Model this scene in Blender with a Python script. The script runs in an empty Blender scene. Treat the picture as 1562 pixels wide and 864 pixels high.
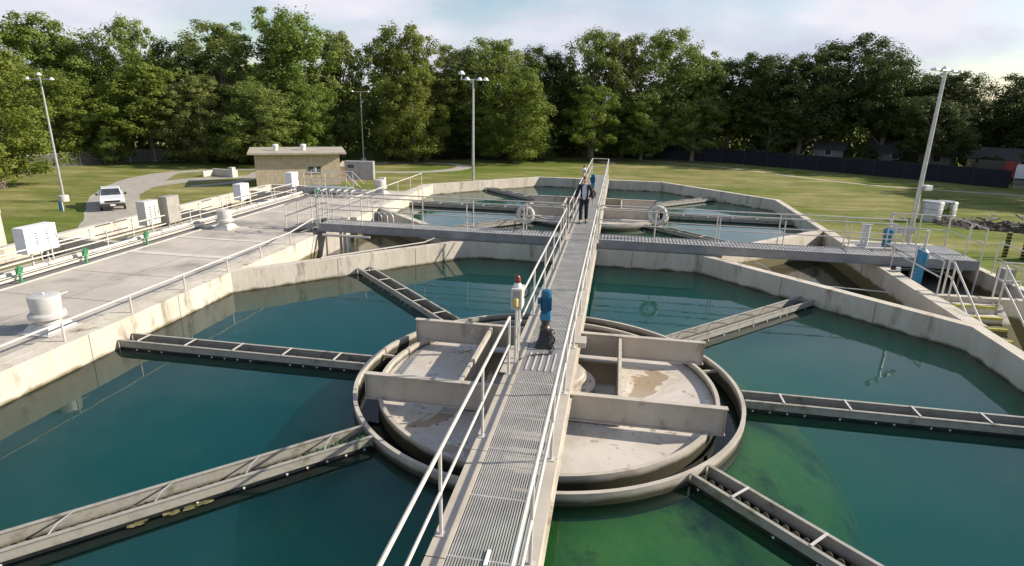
import bpy, bmesh, math, random
from math import sin, cos, pi, radians, hypot, atan2, sqrt
from mathutils import Vector, Matrix
random.seed(7)
SC = bpy.context.scene
COL = SC.collection

# ------------------------------------------------------------------ camera
camd = bpy.data.cameras.new('camera'); cam = bpy.data.objects.new('camera', camd); COL.objects.link(cam)
SC.camera = cam
camd.sensor_width = 36; camd.lens = 36 * 918.8 / 1562; camd.clip_end = 2000; camd.clip_start = 0.1
_p, _r = 0.2958, 0.0217
F_ = Vector((0, cos(_p), -sin(_p))); R0 = Vector((1, 0, 0)); U0 = R0.cross(F_)
Rv = cos(_r) * R0 + sin(_r) * U0; Uv = -sin(_r) * R0 + cos(_r) * U0
cam.matrix_world = Matrix(((Rv.x, Uv.x, -F_.x, 0), (Rv.y, Uv.y, -F_.y, 0), (Rv.z, Uv.z, -F_.z, 5.4), (0, 0, 0, 1)))

# ------------------------------------------------------------------ light
SUN_AZ, SUN_EL = radians(6.5), radians(28)          # azimuth from +x towards +y
sdir = Vector((cos(SUN_EL) * cos(SUN_AZ), cos(SUN_EL) * sin(SUN_AZ), sin(SUN_EL)))
sl = bpy.data.lights.new('sun', 'SUN'); sl.energy = 5.0; sl.angle = radians(0.6); sl.color = (1.0, 0.90, 0.76)
so = bpy.data.objects.new('sun', sl); COL.objects.link(so)
so.rotation_euler = sdir.to_track_quat('Z', 'Y').to_euler()
SC.view_settings.view_transform = 'Standard'; SC.view_settings.look = 'None'
SC.view_settings.gamma = 1; SC.view_settings.exposure = 0.55
SC.render.engine = 'CYCLES'
SC.cycles.max_bounces = 10; SC.cycles.volume_bounces = 5; SC.cycles.transparent_max_bounces = 12; SC.cycles.diffuse_bounces = 3
SC.cycles.caustics_reflective = False; SC.cycles.caustics_refractive = False
try:
    SC.cycles.use_denoising = True
except Exception: pass

W = bpy.data.worlds.new('World'); SC.world = W; W.use_nodes = True
nt = W.node_tree; N = nt.nodes; Lk = nt.links
for n in list(N): N.remove(n)
def nn(tree, typ, **kw):
    n = tree.nodes.new(typ)
    for k, v in kw.items():
        if hasattr(n, k): setattr(n, k, v)
        else: n.inputs[k].default_value = v
    return n
out = nn(nt, 'ShaderNodeOutputWorld')
sky = nn(nt, 'ShaderNodeTexSky'); sky.sky_type = 'NISHITA'; sky.sun_disc = False
sky.sun_elevation = SUN_EL; sky.sun_rotation = pi / 2 - SUN_AZ
sky.air_density = 1.0; sky.dust_density = 0.6
bg = nn(nt, 'ShaderNodeBackground'); bg.inputs['Strength'].default_value = 0.10
tc = nn(nt, 'ShaderNodeTexCoord'); sep = nn(nt, 'ShaderNodeSeparateXYZ')
Lk.new(tc.outputs['Generated'], sep.inputs[0])
# clouds: a layer at constant height, seen towards the horizon
zmax = nn(nt, 'ShaderNodeMath', operation='ADD'); zmax.inputs[1].default_value = 0.14
Lk.new(sep.outputs['Z'], zmax.inputs[0])
zc = nn(nt, 'ShaderNodeMath', operation='MAXIMUM'); zc.inputs[1].default_value = 0.05; Lk.new(zmax.outputs[0], zc.inputs[0])
dx = nn(nt, 'ShaderNodeMath', operation='DIVIDE'); dy = nn(nt, 'ShaderNodeMath', operation='DIVIDE')
Lk.new(sep.outputs['X'], dx.inputs[0]); Lk.new(zc.outputs[0], dx.inputs[1])
Lk.new(sep.outputs['Y'], dy.inputs[0]); Lk.new(zc.outputs[0], dy.inputs[1])
comb = nn(nt, 'ShaderNodeCombineXYZ'); Lk.new(dx.outputs[0], comb.inputs[0]); Lk.new(dy.outputs[0], comb.inputs[1])
cn = nn(nt, 'ShaderNodeTexNoise'); cn.inputs['Scale'].default_value = 1.3; cn.inputs['Detail'].default_value = 6; cn.inputs['Roughness'].default_value = 0.52
cmap = nn(nt, 'ShaderNodeMapping'); cmap.inputs['Scale'].default_value = (2.1, 2.1, 5.5); cmap.inputs['Location'].default_value = (0.7, 0.2, 0.1)
Lk.new(tc.outputs['Generated'], cmap.inputs[0]); Lk.new(cmap.outputs[0], cn.inputs['Vector'])
ramp = nn(nt, 'ShaderNodeValToRGB'); ramp.color_ramp.elements[0].position = 0.36; ramp.color_ramp.elements[1].position = 0.54
Lk.new(cn.outputs['Fac'], ramp.inputs[0])
cn2 = nn(nt, 'ShaderNodeTexNoise'); cn2.inputs['Scale'].default_value = 2.0; cn2.inputs['Detail'].default_value = 5
Lk.new(cmap.outputs[0], cn2.inputs['Vector'])
ccol = nn(nt, 'ShaderNodeValToRGB')
ccol.color_ramp.elements[0].position = 0.38; ccol.color_ramp.elements[0].color = (4.3, 4.6, 5.5, 1)
ccol.color_ramp.elements[1].position = 0.62; ccol.color_ramp.elements[1].color = (6.0, 5.95, 6.5, 1)
Lk.new(cn2.outputs['Fac'], ccol.inputs[0])
ov = nn(nt, 'ShaderNodeMapRange'); ov.inputs[1].default_value = 0.16; ov.inputs[2].default_value = 0.55; ov.inputs[3].default_value = 1.0; ov.inputs[4].default_value = 0.30
Lk.new(sep.outputs['Z'], ov.inputs[0]); om = nn(nt, 'ShaderNodeMath', operation='MULTIPLY'); Lk.new(ov.outputs[0], om.inputs[0]); Lk.new(ramp.outputs['Color'], om.inputs[1])
mix = nn(nt, 'ShaderNodeMixRGB'); Lk.new(om.outputs[0], mix.inputs['Fac'])
Lk.new(sky.outputs[0], mix.inputs[1]); Lk.new(ccol.outputs[0], mix.inputs[2])
Lk.new(mix.outputs[0], bg.inputs['Color']); Lk.new(bg.outputs[0], out.inputs['Surface'])

# ------------------------------------------------------------------ frames
AL = radians(9.6); CX, CY = 0.72, 10.8          # the tank grid: u to the right, v along the bridge
RZ = -AL
def wv(u, v, z=0.0):
    return Vector((CX + u * cos(AL) + v * sin(AL), CY - u * sin(AL) + v * cos(AL), z))
G = -5.2            # ground level; the water is z = 0
DK = 0.9            # bridge decks
WT = 0.6            # wall tops

# ------------------------------------------------------------------ materials
def newmat(name):
    m = bpy.data.materials.new(name); m.use_nodes = True
    return m, m.node_tree, m.node_tree.nodes['Principled BSDF']
def mat(name, c1, c2=None, scale=3.0, rough=0.7, metal=0.0, bump=0.0, bscale=None, stretch=(1, 1, 1), lo=0.35, hi=0.65, detail=6, c3=None, s3=0.4, p3=(0.55, 0.72), spec=0.5, algae=False, world=False, aamp=0.35, alevel=0.0, acol=(0.15, 0.135, 0.055)):
    m, t, b = newmat(name)
    b.inputs['Roughness'].default_value = rough; b.inputs['Metallic'].default_value = metal
    b.inputs['Specular IOR Level'].default_value = spec
    co = nn(t, 'ShaderNodeTexCoord'); mp = nn(t, 'ShaderNodeMapping'); mp.inputs['Scale'].default_value = stretch
    if world:
        ge = nn(t, 'ShaderNodeNewGeometry'); t.links.new(ge.outputs['Position'], mp.inputs[0])
    else: t.links.new(co.outputs['Object'], mp.inputs[0])
    col = None
    if c2 is not None:
        n = nn(t, 'ShaderNodeTexNoise'); n.inputs['Scale'].default_value = scale; n.inputs['Detail'].default_value = detail; n.inputs['Roughness'].default_value = 0.68
        t.links.new(mp.outputs[0], n.inputs['Vector'])
        r = nn(t, 'ShaderNodeValToRGB'); e = r.color_ramp.elements
        e[0].position = lo; e[0].color = (*c1, 1); e[1].position = hi; e[1].color = (*c2, 1)
        t.links.new(n.outputs['Fac'], r.inputs[0]); col = r.outputs[0]
        if c3 is not None:
            n3 = nn(t, 'ShaderNodeTexNoise'); n3.inputs['Scale'].default_value = s3; n3.inputs['Detail'].default_value = 8; n3.inputs['Roughness'].default_value = 0.65
            t.links.new(mp.outputs[0], n3.inputs['Vector'])
            r3 = nn(t, 'ShaderNodeValToRGB'); r3.color_ramp.elements[0].position = p3[0]; r3.color_ramp.elements[1].position = p3[1]
            t.links.new(n3.outputs['Fac'], r3.inputs[0])
            mx = nn(t, 'ShaderNodeMixRGB'); t.links.new(r3.outputs[0], mx.inputs[0]); t.links.new(col, mx.inputs[1]); mx.inputs[2].default_value = (*c3, 1)
            col = mx.outputs[0]
        if algae:
            ge = nn(t, 'ShaderNodeNewGeometry'); sp = nn(t, 'ShaderNodeSeparateXYZ'); t.links.new(ge.outputs['Position'], sp.inputs[0])
            na = nn(t, 'ShaderNodeTexNoise'); na.inputs['Scale'].default_value = 2.5; na.inputs['Detail'].default_value = 7
            t.links.new(co.outputs['Object'], na.inputs['Vector'])
            ad = nn(t, 'ShaderNodeMath', operation='MULTIPLY_ADD'); ad.inputs[1].default_value = aamp; ad.inputs[2].default_value = -0.457 * aamp + alevel
            t.links.new(na.outputs['Fac'], ad.inputs[0])
            sb = nn(t, 'ShaderNodeMath', operation='SUBTRACT'); t.links.new(ad.outputs[0], sb.inputs[0]); t.links.new(sp.outputs['Z'], sb.inputs[1])
            mr = nn(t, 'ShaderNodeMapRange'); mr.inputs[1].default_value = -0.03; mr.inputs[2].default_value = 0.05; t.links.new(sb.outputs[0], mr.inputs[0])
            mx = nn(t, 'ShaderNodeMixRGB'); t.links.new(mr.outputs[0], mx.inputs[0]); t.links.new(col, mx.inputs[1]); mx.inputs[2].default_value = (*acol, 1)
            col = mx.outputs[0]
        t.links.new(col, b.inputs['Base Color'])
        if bump:
            nb = nn(t, 'ShaderNodeTexNoise'); nb.inputs['Scale'].default_value = bscale or scale * 4; nb.inputs['Detail'].default_value = 8
            t.links.new(mp.outputs[0], nb.inputs['Vector'])
            bp = nn(t, 'ShaderNodeBump'); bp.inputs['Strength'].default_value = bump; bp.inputs['Distance'].default_value = 0.05
            t.links.new(nb.outputs['Fac'], bp.inputs['Height']); t.links.new(bp.outputs[0], b.inputs['Normal'])
    else:
        b.inputs['Base Color'].default_value = (*c1, 1)
    return m
M = {}
M['wall'] = mat('wall_concrete', (0.47, 0.425, 0.345), (0.60, 0.555, 0.475), 1.3, 0.85, bump=0.15, bscale=14, c3=(0.16, 0.13, 0.085), s3=2.2, stretch=(1, 1, 0.32), p3=(0.55, 0.72), algae=True, aamp=0.22, alevel=0.035, acol=(0.13, 0.115, 0.05))
M['deck'] = mat('deck_concrete', (0.37, 0.335, 0.29), (0.54, 0.495, 0.43), 0.55, 0.85, bump=0.12, bscale=20, c3=(0.25, 0.235, 0.215), s3=0.35, lo=0.3, hi=0.7, p3=(0.50, 0.62))
M['deckdark'] = mat('dark_strip', (0.15, 0.15, 0.15), (0.21, 0.205, 0.20), 2.0, 0.9)
M['joint'] = mat('joint_concrete', (0.5, 0.47, 0.42), (0.62, 0.59, 0.53), 2.5, 0.8)
M['galv'] = mat('galvanised_steel', (0.42, 0.42, 0.42), (0.58, 0.58, 0.57), 6, 0.42, 0.55)
M['ventmetal'] = mat('dull_aluminium', (0.46, 0.45, 0.43), (0.60, 0.59, 0.56), 3, 0.55, 0.15, c3=(0.36, 0.33, 0.28), s3=3)
M['rail'] = mat('rail_paint', (0.52, 0.49, 0.44), (0.66, 0.63, 0.58), 5, 0.45, 0.15)
M['tan'] = mat('tan_painted_steel', (0.41, 0.365, 0.30), (0.54, 0.495, 0.42), 1.4, 0.6, c3=(0.22, 0.165, 0.11), s3=2.6, p3=(0.56, 0.76), bump=0.05, stretch=(1, 1, .5))
M['ringsteel'] = mat('ring_steel', (0.38, 0.345, 0.29), (0.52, 0.48, 0.41), 1.4, 0.6, c3=(0.24, 0.18, 0.12), s3=2.2, p3=(0.60, 0.78), bump=0.05, algae=True, aamp=0.09, alevel=0.105, acol=(0.05, 0.046, 0.026))
M['ledge'] = mat('ledge_plate', (0.40, 0.355, 0.29), (0.50, 0.45, 0.38), 1.5, 0.7, c3=(0.3, 0.25, 0.19), s3=3, p3=(0.6, 0.8))
M['beam'] = mat('grey_beam_steel', (0.20, 0.205, 0.21), (0.30, 0.30, 0.305), 2, 0.55, 0.2)
M['grate'] = mat('grating_steel', (0.40, 0.39, 0.37), (0.56, 0.55, 0.52), 2.5, 0.5, 0.35)
M['trough'] = mat('trough_steel', (0.27, 0.26, 0.23), (0.42, 0.40, 0.355), 3, 0.6, c3=(0.10, 0.095, 0.05), s3=3, p3=(0.50, 0.70), algae=True, aamp=.12, alevel=.02, acol=(0.06,0.06,0.025))
M['weir'] = mat('weir_plate', (0.05, 0.048, 0.035), (0.14, 0.13, 0.09), 8, 0.7)
M['blackwet'] = mat('wet_black', (0.012, 0.014, 0.015), (0.03, 0.03, 0.028), 5, 0.25)
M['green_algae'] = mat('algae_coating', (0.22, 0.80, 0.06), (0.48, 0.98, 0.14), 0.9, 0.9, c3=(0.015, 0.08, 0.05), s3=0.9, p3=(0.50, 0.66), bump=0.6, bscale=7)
M['shadeskirt'] = mat('submerged_skirt_shade', (0.02, 0.045, 0.05), (0.03, 0.08, 0.07), 1, .9, c3=(0.05, 0.16, 0.07), s3=1.2, p3=(.58, .7))  # shade on the skirt side away from the sun, put into its colour
M['tankfloor'] = mat('tank_floor', (0.05, 0.42, 0.33), (0.08, 0.60, 0.44), 0.18, 0.95, lo=0.3, hi=0.7)
M['blue'] = mat('blue_motor_paint', (0.0, 0.075, 0.17), (0.008, 0.11, 0.23), 6, 0.35)
M['ltblue'] = mat('light_blue_paint', (0.01, 0.15, 0.30), (0.03, 0.21, 0.37), 6, 0.4)
M['white'] = mat('white_paint', (0.68, 0.69, 0.70), (0.78, 0.79, 0.80), 5, 0.4)
M['offwhite'] = mat('offwhite_paint', (0.52, 0.50, 0.45), (0.62, 0.60, 0.55), 5, 0.5)
M['black'] = mat('black_rubber', (0.015, 0.015, 0.016), (0.03, 0.03, 0.03), 6, 0.5)
M['grease'] = mat('gearbox_dark', (0.03, 0.028, 0.026), (0.07, 0.06, 0.05), 8, 0.4)
M['red'] = mat('red_lens', (0.16, 0.03, 0.02), (0.20, 0.04, 0.025), 8, 0.3)
M['amber'] = mat('amber_cover', (0.50, 0.36, 0.12), (0.58, 0.44, 0.18), 8, 0.4)
M['boxgrey'] = mat('grey_box', (0.28, 0.265, 0.235), (0.36, 0.34, 0.31), 5, 0.5)
M['green'] = mat('green_valve', (0.05, 0.22, 0.10), (0.08, 0.30, 0.14), 6, 0.4)
M['gravel'] = mat('gravel', (0.30, 0.275, 0.235), (0.42, 0.39, 0.34), 1.5, 0.95, world=True, bump=0.2, bscale=30)
M['path'] = mat('worn_path', (0.30, 0.28, 0.19), (0.42, 0.40, 0.30), 0.8, 0.95, world=True)
M['grass'] = mat('mown_grass', (0.165, 0.175, 0.045), (0.30, 0.27, 0.12), 0.16, 0.95, world=True, c3=(0.125, 0.165, 0.030), s3=0.045, p3=(0.46, 0.58), stretch=(1, 1.6, 1), bump=0.5, bscale=6, spec=0.1, detail=10)
_g = M['grass'].node_tree; _b = _g.nodes['Principled BSDF']; _src = _b.inputs['Base Color'].links[0].from_socket
_ge = nn(_g, 'ShaderNodeNewGeometry'); _mp = nn(_g, 'ShaderNodeMapping'); _mp.inputs['Rotation'].default_value = (0, 0, radians(-30)); _mp.inputs['Scale'].default_value = (0.12, 1.0, 1)
_g.links.new(_ge.outputs['Position'], _mp.inputs[0])
_n1 = nn(_g, 'ShaderNodeTexNoise'); _n1.inputs['Scale'].default_value = 0.9; _n1.inputs['Detail'].default_value = 5; _g.links.new(_mp.outputs[0], _n1.inputs['Vector'])
_n2 = nn(_g, 'ShaderNodeTexNoise'); _n2.inputs['Scale'].default_value = 3.2; _n2.inputs['Detail'].default_value = 6; _n2.inputs['Roughness'].default_value = .75; _g.links.new(_ge.outputs['Position'], _n2.inputs['Vector'])
_ad = nn(_g, 'ShaderNodeMath', operation='ADD'); _g.links.new(_n1.outputs['Fac'], _ad.inputs[0]); _g.links.new(_n2.outputs['Fac'], _ad.inputs[1])
_mr = nn(_g, 'ShaderNodeMapRange'); _mr.inputs[1].default_value = .72; _mr.inputs[2].default_value = 1.28; _mr.inputs[3].default_value = .62; _mr.inputs[4].default_value = 1.25; _g.links.new(_ad.outputs[0], _mr.inputs[0])
_vm = nn(_g, 'ShaderNodeMixRGB', blend_type='MULTIPLY'); _vm.inputs[0].default_value = 1; _g.links.new(_src, _vm.inputs[1]); _g.links.new(_mr.outputs[0], _vm.inputs[2]); _g.links.new(_vm.outputs[0], _b.inputs['Base Color'])
M['brick'] = mat('tan_brick', (0.44, 0.345, 0.235), (0.60, 0.50, 0.375), 2.6, 0.85, lo=0.35, hi=0.65, stretch=(1,1,.5), bump=0.3, bscale=8)
M['roof'] = mat('roof_membrane', (0.34, 0.30, 0.24), (0.44, 0.39, 0.32), 0.8, 0.8)
M['glass'] = mat('window_glass', (0.03, 0.035, 0.04), (0.07, 0.08, 0.09), 2, 0.12)
M['door'] = mat('brown_door', (0.10, 0.08, 0.06), (0.13, 0.10, 0.08), 4, 0.6)
M['bark'] = mat('bark', (0.16, 0.13, 0.095), (0.27, 0.23, 0.175), 3, 0.95, stretch=(3, 3, 0.6), bump=0.5)
M['dirt'] = mat('dark_dirt', (0.035, 0.028, 0.02), (0.10, 0.08, 0.055), 1.5, 0.95, bump=0.6, bscale=4)
M['wood'] = mat('weathered_wood', (0.16, 0.14, 0.12), (0.30, 0.27, 0.24), 4, 0.9)
M['lawnlitter'] = mat('leaf_litter', (0.10, 0.065, 0.04), (0.17, 0.11, 0.07), 1.0, 0.95)
M['bluefence'] = mat('blue_windscreen', (0.003, 0.005, 0.013), (0.005, 0.008, 0.02), 0.5, 0.8)
M['carpaint'] = mat('white_car_paint', (0.74, 0.75, 0.77), (0.78, 0.79, 0.80), 3, 0.22)
M['suit'] = mat('dark_suit', (0.012, 0.013, 0.02), (0.02, 0.021, 0.03), 8, 0.8)
M['shirt'] = mat('pale_shirt', (0.50, 0.52, 0.60), (0.58, 0.60, 0.68), 8, 0.8)
M['skin'] = mat('skin', (0.50, 0.30, 0.20), (0.56, 0.34, 0.23), 9, 0.55)
M['hair'] = mat('brown_hair', (0.09, 0.045, 0.025), (0.13, 0.07, 0.04), 12, 0.6)
M['siding'] = mat('pale_siding', (0.20, 0.20, 0.19), (0.28, 0.28, 0.27), 1, 0.8)
M['shingle'] = mat('grey_shingle', (0.07, 0.065, 0.06), (0.11, 0.105, 0.10), 2, 0.9)
M['redpaint'] = mat('red_paint', (0.22, 0.02, 0.02), (0.28, 0.03, 0.025), 2, 0.4)
M['yellow'] = mat('yellow_nosing', (0.34, 0.33, 0.06), (0.46, 0.43, 0.10), 5, 0.6)
M['foam'] = mat('foam', (0.45, 0.46, 0.50), (0.7, 0.7, 0.72), 6, 0.7)

def tile_lines(m, sx, sy, dark=0.72, axis='XY'):
    return m

# sludge crust: tan, cracked, wet brown patches and light froth
m, t, b = newmat('sludge_crust'); M['sludge'] = m
co = nn(t, 'ShaderNodeTexCoord')
n1 = nn(t, 'ShaderNodeTexNoise'); n1.inputs['Scale'].default_value = 0.62; n1.inputs['Detail'].default_value = 10; n1.inputs['Roughness'].default_value = 0.60; n1.inputs['Distortion'].default_value = 1.1
mpn = nn(t, 'ShaderNodeMapping'); mpn.inputs['Location'].default_value = (3.1, 1.7, 0)
t.links.new(co.outputs['Object'], mpn.inputs[0]); t.links.new(mpn.outputs[0], n1.inputs['Vector'])
r1 = nn(t, 'ShaderNodeValToRGB'); e = r1.color_ramp.elements
e[0].position = 0.395; e[0].color = (0.34, 0.27, 0.19, 1); e[1].position = 0.455; e[1].color = (0.50, 0.45, 0.39, 1)
x = r1.color_ramp.elements.new(0.42); x.color = (0.62, 0.57, 0.50, 1); x = r1.color_ramp.elements.new(0.62); x.color = (0.60, 0.56, 0.50, 1)
t.links.new(n1.outputs['Fac'], r1.inputs[0])
n2 = nn(t, 'ShaderNodeTexNoise'); n2.inputs['Scale'].default_value = 7; n2.inputs['Detail'].default_value = 8; t.links.new(co.outputs['Object'], n2.inputs['Vector'])
r2 = nn(t, 'ShaderNodeValToRGB'); r2.color_ramp.elements[0].position = 0.30; r2.color_ramp.elements[0].color = (0.55, 0.52, 0.48, 1); r2.color_ramp.elements[1].position = 0.38; r2.color_ramp.elements[1].color = (1, 1, 1, 1)
t.links.new(n2.outputs['Fac'], r2.inputs[0])
mx = nn(t, 'ShaderNodeMixRGB', blend_type='MULTIPLY'); mx.inputs[0].default_value = 1; t.links.new(r1.outputs[0], mx.inputs[1]); t.links.new(r2.outputs[0], mx.inputs[2])
t.links.new(mx.outputs[0], b.inputs['Base Color'])
rr = nn(t, 'ShaderNodeMapRange'); rr.inputs[1].default_value = 0.40; rr.inputs[2].default_value = 0.55; rr.inputs[3].default_value = 0.12; rr.inputs[4].default_value = 0.36
t.links.new(n1.outputs['Fac'], rr.inputs[0]); t.links.new(rr.outputs[0], b.inputs['Roughness'])
bp = nn(t, 'ShaderNodeBump'); bp.inputs['Strength'].default_value = 0.12; bp.inputs['Distance'].default_value = 0.02; t.links.new(n2.outputs['Fac'], bp.inputs['Height']); t.links.new(bp.outputs[0], b.inputs['Normal'])

# water: mirror by Fresnel over a clear tinted body that absorbs with depth
def water_mat(name, tint, absorb, dens, scat=None, ripple=0.02, rscale=2.5, surf=None):
    m = bpy.data.materials.new(name); m.use_nodes = True; t = m.node_tree
    for n in list(t.nodes): t.nodes.remove(n)
    o = nn(t, 'ShaderNodeOutputMaterial'); tr = nn(t, 'ShaderNodeBsdfTransparent'); tr.inputs[0].default_value = (*tint, 1)
    gl = nn(t, 'ShaderNodeBsdfGlossy'); gl.inputs['Roughness'].default_value = 0.015; gl.inputs[0].default_value = (1, 1, 1, 1)
    fr = nn(t, 'ShaderNodeFresnel'); fr.inputs['IOR'].default_value = 1.36
    ge = nn(t, 'ShaderNodeNewGeometry')
    no = nn(t, 'ShaderNodeTexNoise'); no.inputs['Scale'].default_value = rscale; no.inputs['Detail'].default_value = 3; t.links.new(ge.outputs['Position'], no.inputs['Vector'])
    bp = nn(t, 'ShaderNodeBump'); bp.inputs['Strength'].default_value = ripple; bp.inputs['Distance'].default_value = 0.05
    t.links.new(no.outputs['Fac'], bp.inputs['Height']); t.links.new(bp.outputs[0], gl.inputs['Normal']); t.links.new(bp.outputs[0], fr.inputs['Normal'])
    mx = nn(t, 'ShaderNodeMixShader'); t.links.new(fr.outputs[0], mx.inputs[0])
    base = tr
    if surf is not None:      # suspended matter right at the surface
        df = nn(t, 'ShaderNodeBsdfDiffuse'); df.inputs[0].default_value = (*surf[:3], 1)
        m2 = nn(t, 'ShaderNodeMixShader'); m2.inputs[0].default_value = surf[3]
        t.links.new(tr.outputs[0], m2.inputs[1]); t.links.new(df.outputs[0], m2.inputs[2]); base = m2
    t.links.new(base.outputs[0], mx.inputs[1]); t.links.new(gl.outputs[0], mx.inputs[2]); t.links.new(mx.outputs[0], o.inputs['Surface'])
    if dens > 0:
        va = nn(t, 'ShaderNodeVolumeAbsorption'); va.inputs[0].default_value = (*absorb, 1); va.inputs['Density'].default_value = dens
        if scat:
            vs_ = nn(t, 'ShaderNodeVolumeScatter'); vs_.inputs[0].default_value = (*scat[:3], 1); vs_.inputs['Density'].default_value = scat[3]; vs_.inputs['Anisotropy'].default_value = 0.0
            av = nn(t, 'ShaderNodeAddShader'); t.links.new(va.outputs[0], av.inputs[0]); t.links.new(vs_.outputs[0], av.inputs[1]); t.links.new(av.outputs[0], o.inputs['Volume'])
        else: t.links.new(va.outputs[0], o.inputs['Volume'])
    return m
M['water'] = water_mat('clarifier_water', (0.97, 0.99, 0.99), (0.02, 0.94, 0.70), 0.12, scat=(0.05, 0.99, 0.60, 0.46), ripple=0.03)
M['chanwater'] = water_mat('channel_water', (0.15, 0.2, 0.28), (0, 0, 0), 0, ripple=0.05, rscale=6)
M['murky'] = water_mat('murky_water', (0.5, 0.5, 0.4), (0, 0, 0), 0, ripple=0.08, rscale=4, surf=(0.11, 0.10, 0.06, 0.75))

M['brownwater'] = mat('brown_water', (0.13, 0.095, 0.06), (0.17, 0.13, 0.085), 1.2, 0.12, lo=.3, hi=.7)
M['murkydark'] = water_mat('murky_dark_water', (0.5, 0.5, 0.4), (0, 0, 0), 0, ripple=0.05, rscale=4, surf=(0.035, 0.033, 0.02, 0.85))
def leafmat(name, c1, c2, c3):
    m, t, b = newmat(name)
    ge = nn(t, 'ShaderNodeNewGeometry'); no = nn(t, 'ShaderNodeTexNoise'); no.inputs['Scale'].default_value = 0.35; no.inputs['Detail'].default_value = 4
    t.links.new(ge.outputs['Position'], no.inputs['Vector'])
    r = nn(t, 'ShaderNodeValToRGB'); e = r.color_ramp.elements; e[0].position = 0.35; e[0].color = (*c1, 1); e[1].position = 0.65; e[1].color = (*c2, 1)
    t.links.new(no.outputs['Fac'], r.inputs[0])
    oi = nn(t, 'ShaderNodeObjectInfo'); mx = nn(t, 'ShaderNodeMixRGB'); sc = nn(t, 'ShaderNodeMath', operation='MULTIPLY'); sc.inputs[1].default_value = 0.6
    t.links.new(oi.outputs['Random'], sc.inputs[0]); t.links.new(sc.outputs[0], mx.inputs[0]); t.links.new(r.outputs[0], mx.inputs[1]); mx.inputs[2].default_value = (*c3, 1)
    t.links.new(mx.outputs[0], b.inputs['Base Color']); b.inputs['Roughness'].default_value = 0.55; b.inputs['Specular IOR Level'].default_value = 0.25
    tl = nn(t, 'ShaderNodeBsdfTranslucent'); t.links.new(mx.outputs[0], tl.inputs[0]); ms = nn(t, 'ShaderNodeMixShader'); ms.inputs[0].default_value = 0.38
    t.links.new(b.outputs[0], ms.inputs[1]); t.links.new(tl.outputs[0], ms.inputs[2])
    t.links.new(ms.outputs[0], t.nodes['Material Output'].inputs['Surface'])
    return m
M['leaf0'] = leafmat('leaf_bright', (0.125, 0.205, 0.024), (0.20, 0.265, 0.040), (0.21, 0.22, 0.05))
M['leaf1'] = leafmat('leaf_mid', (0.145, 0.225, 0.036), (0.225, 0.285, 0.062), (0.24, 0.24, 0.09))
M['leaf2'] = leafmat('leaf_dark', (0.055, 0.092, 0.018), (0.088, 0.125, 0.026), (0.09, 0.105, 0.038))
M['leafdry'] = leafmat('leaf_dry', (0.10, 0.08, 0.04), (0.17, 0.12, 0.07), (0.12, 0.10, 0.05))
# chain link mesh
m, t, b = newmat('chain_link'); M['chain'] = m
co = nn(t, 'ShaderNodeTexCoord'); tr = nn(t, 'ShaderNodeBsdfTransparent'); ms = nn(t, 'ShaderNodeMixShader'); ms.inputs[0].default_value = 0.22
b.inputs['Base Color'].default_value = (0.28, 0.28, 0.27, 1)
t.links.new(tr.outputs[0], ms.inputs[1]); t.links.new(b.outputs[0], ms.inputs[2]); t.links.new(ms.outputs[0], t.nodes['Material Output'].inputs['Surface'])

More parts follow.
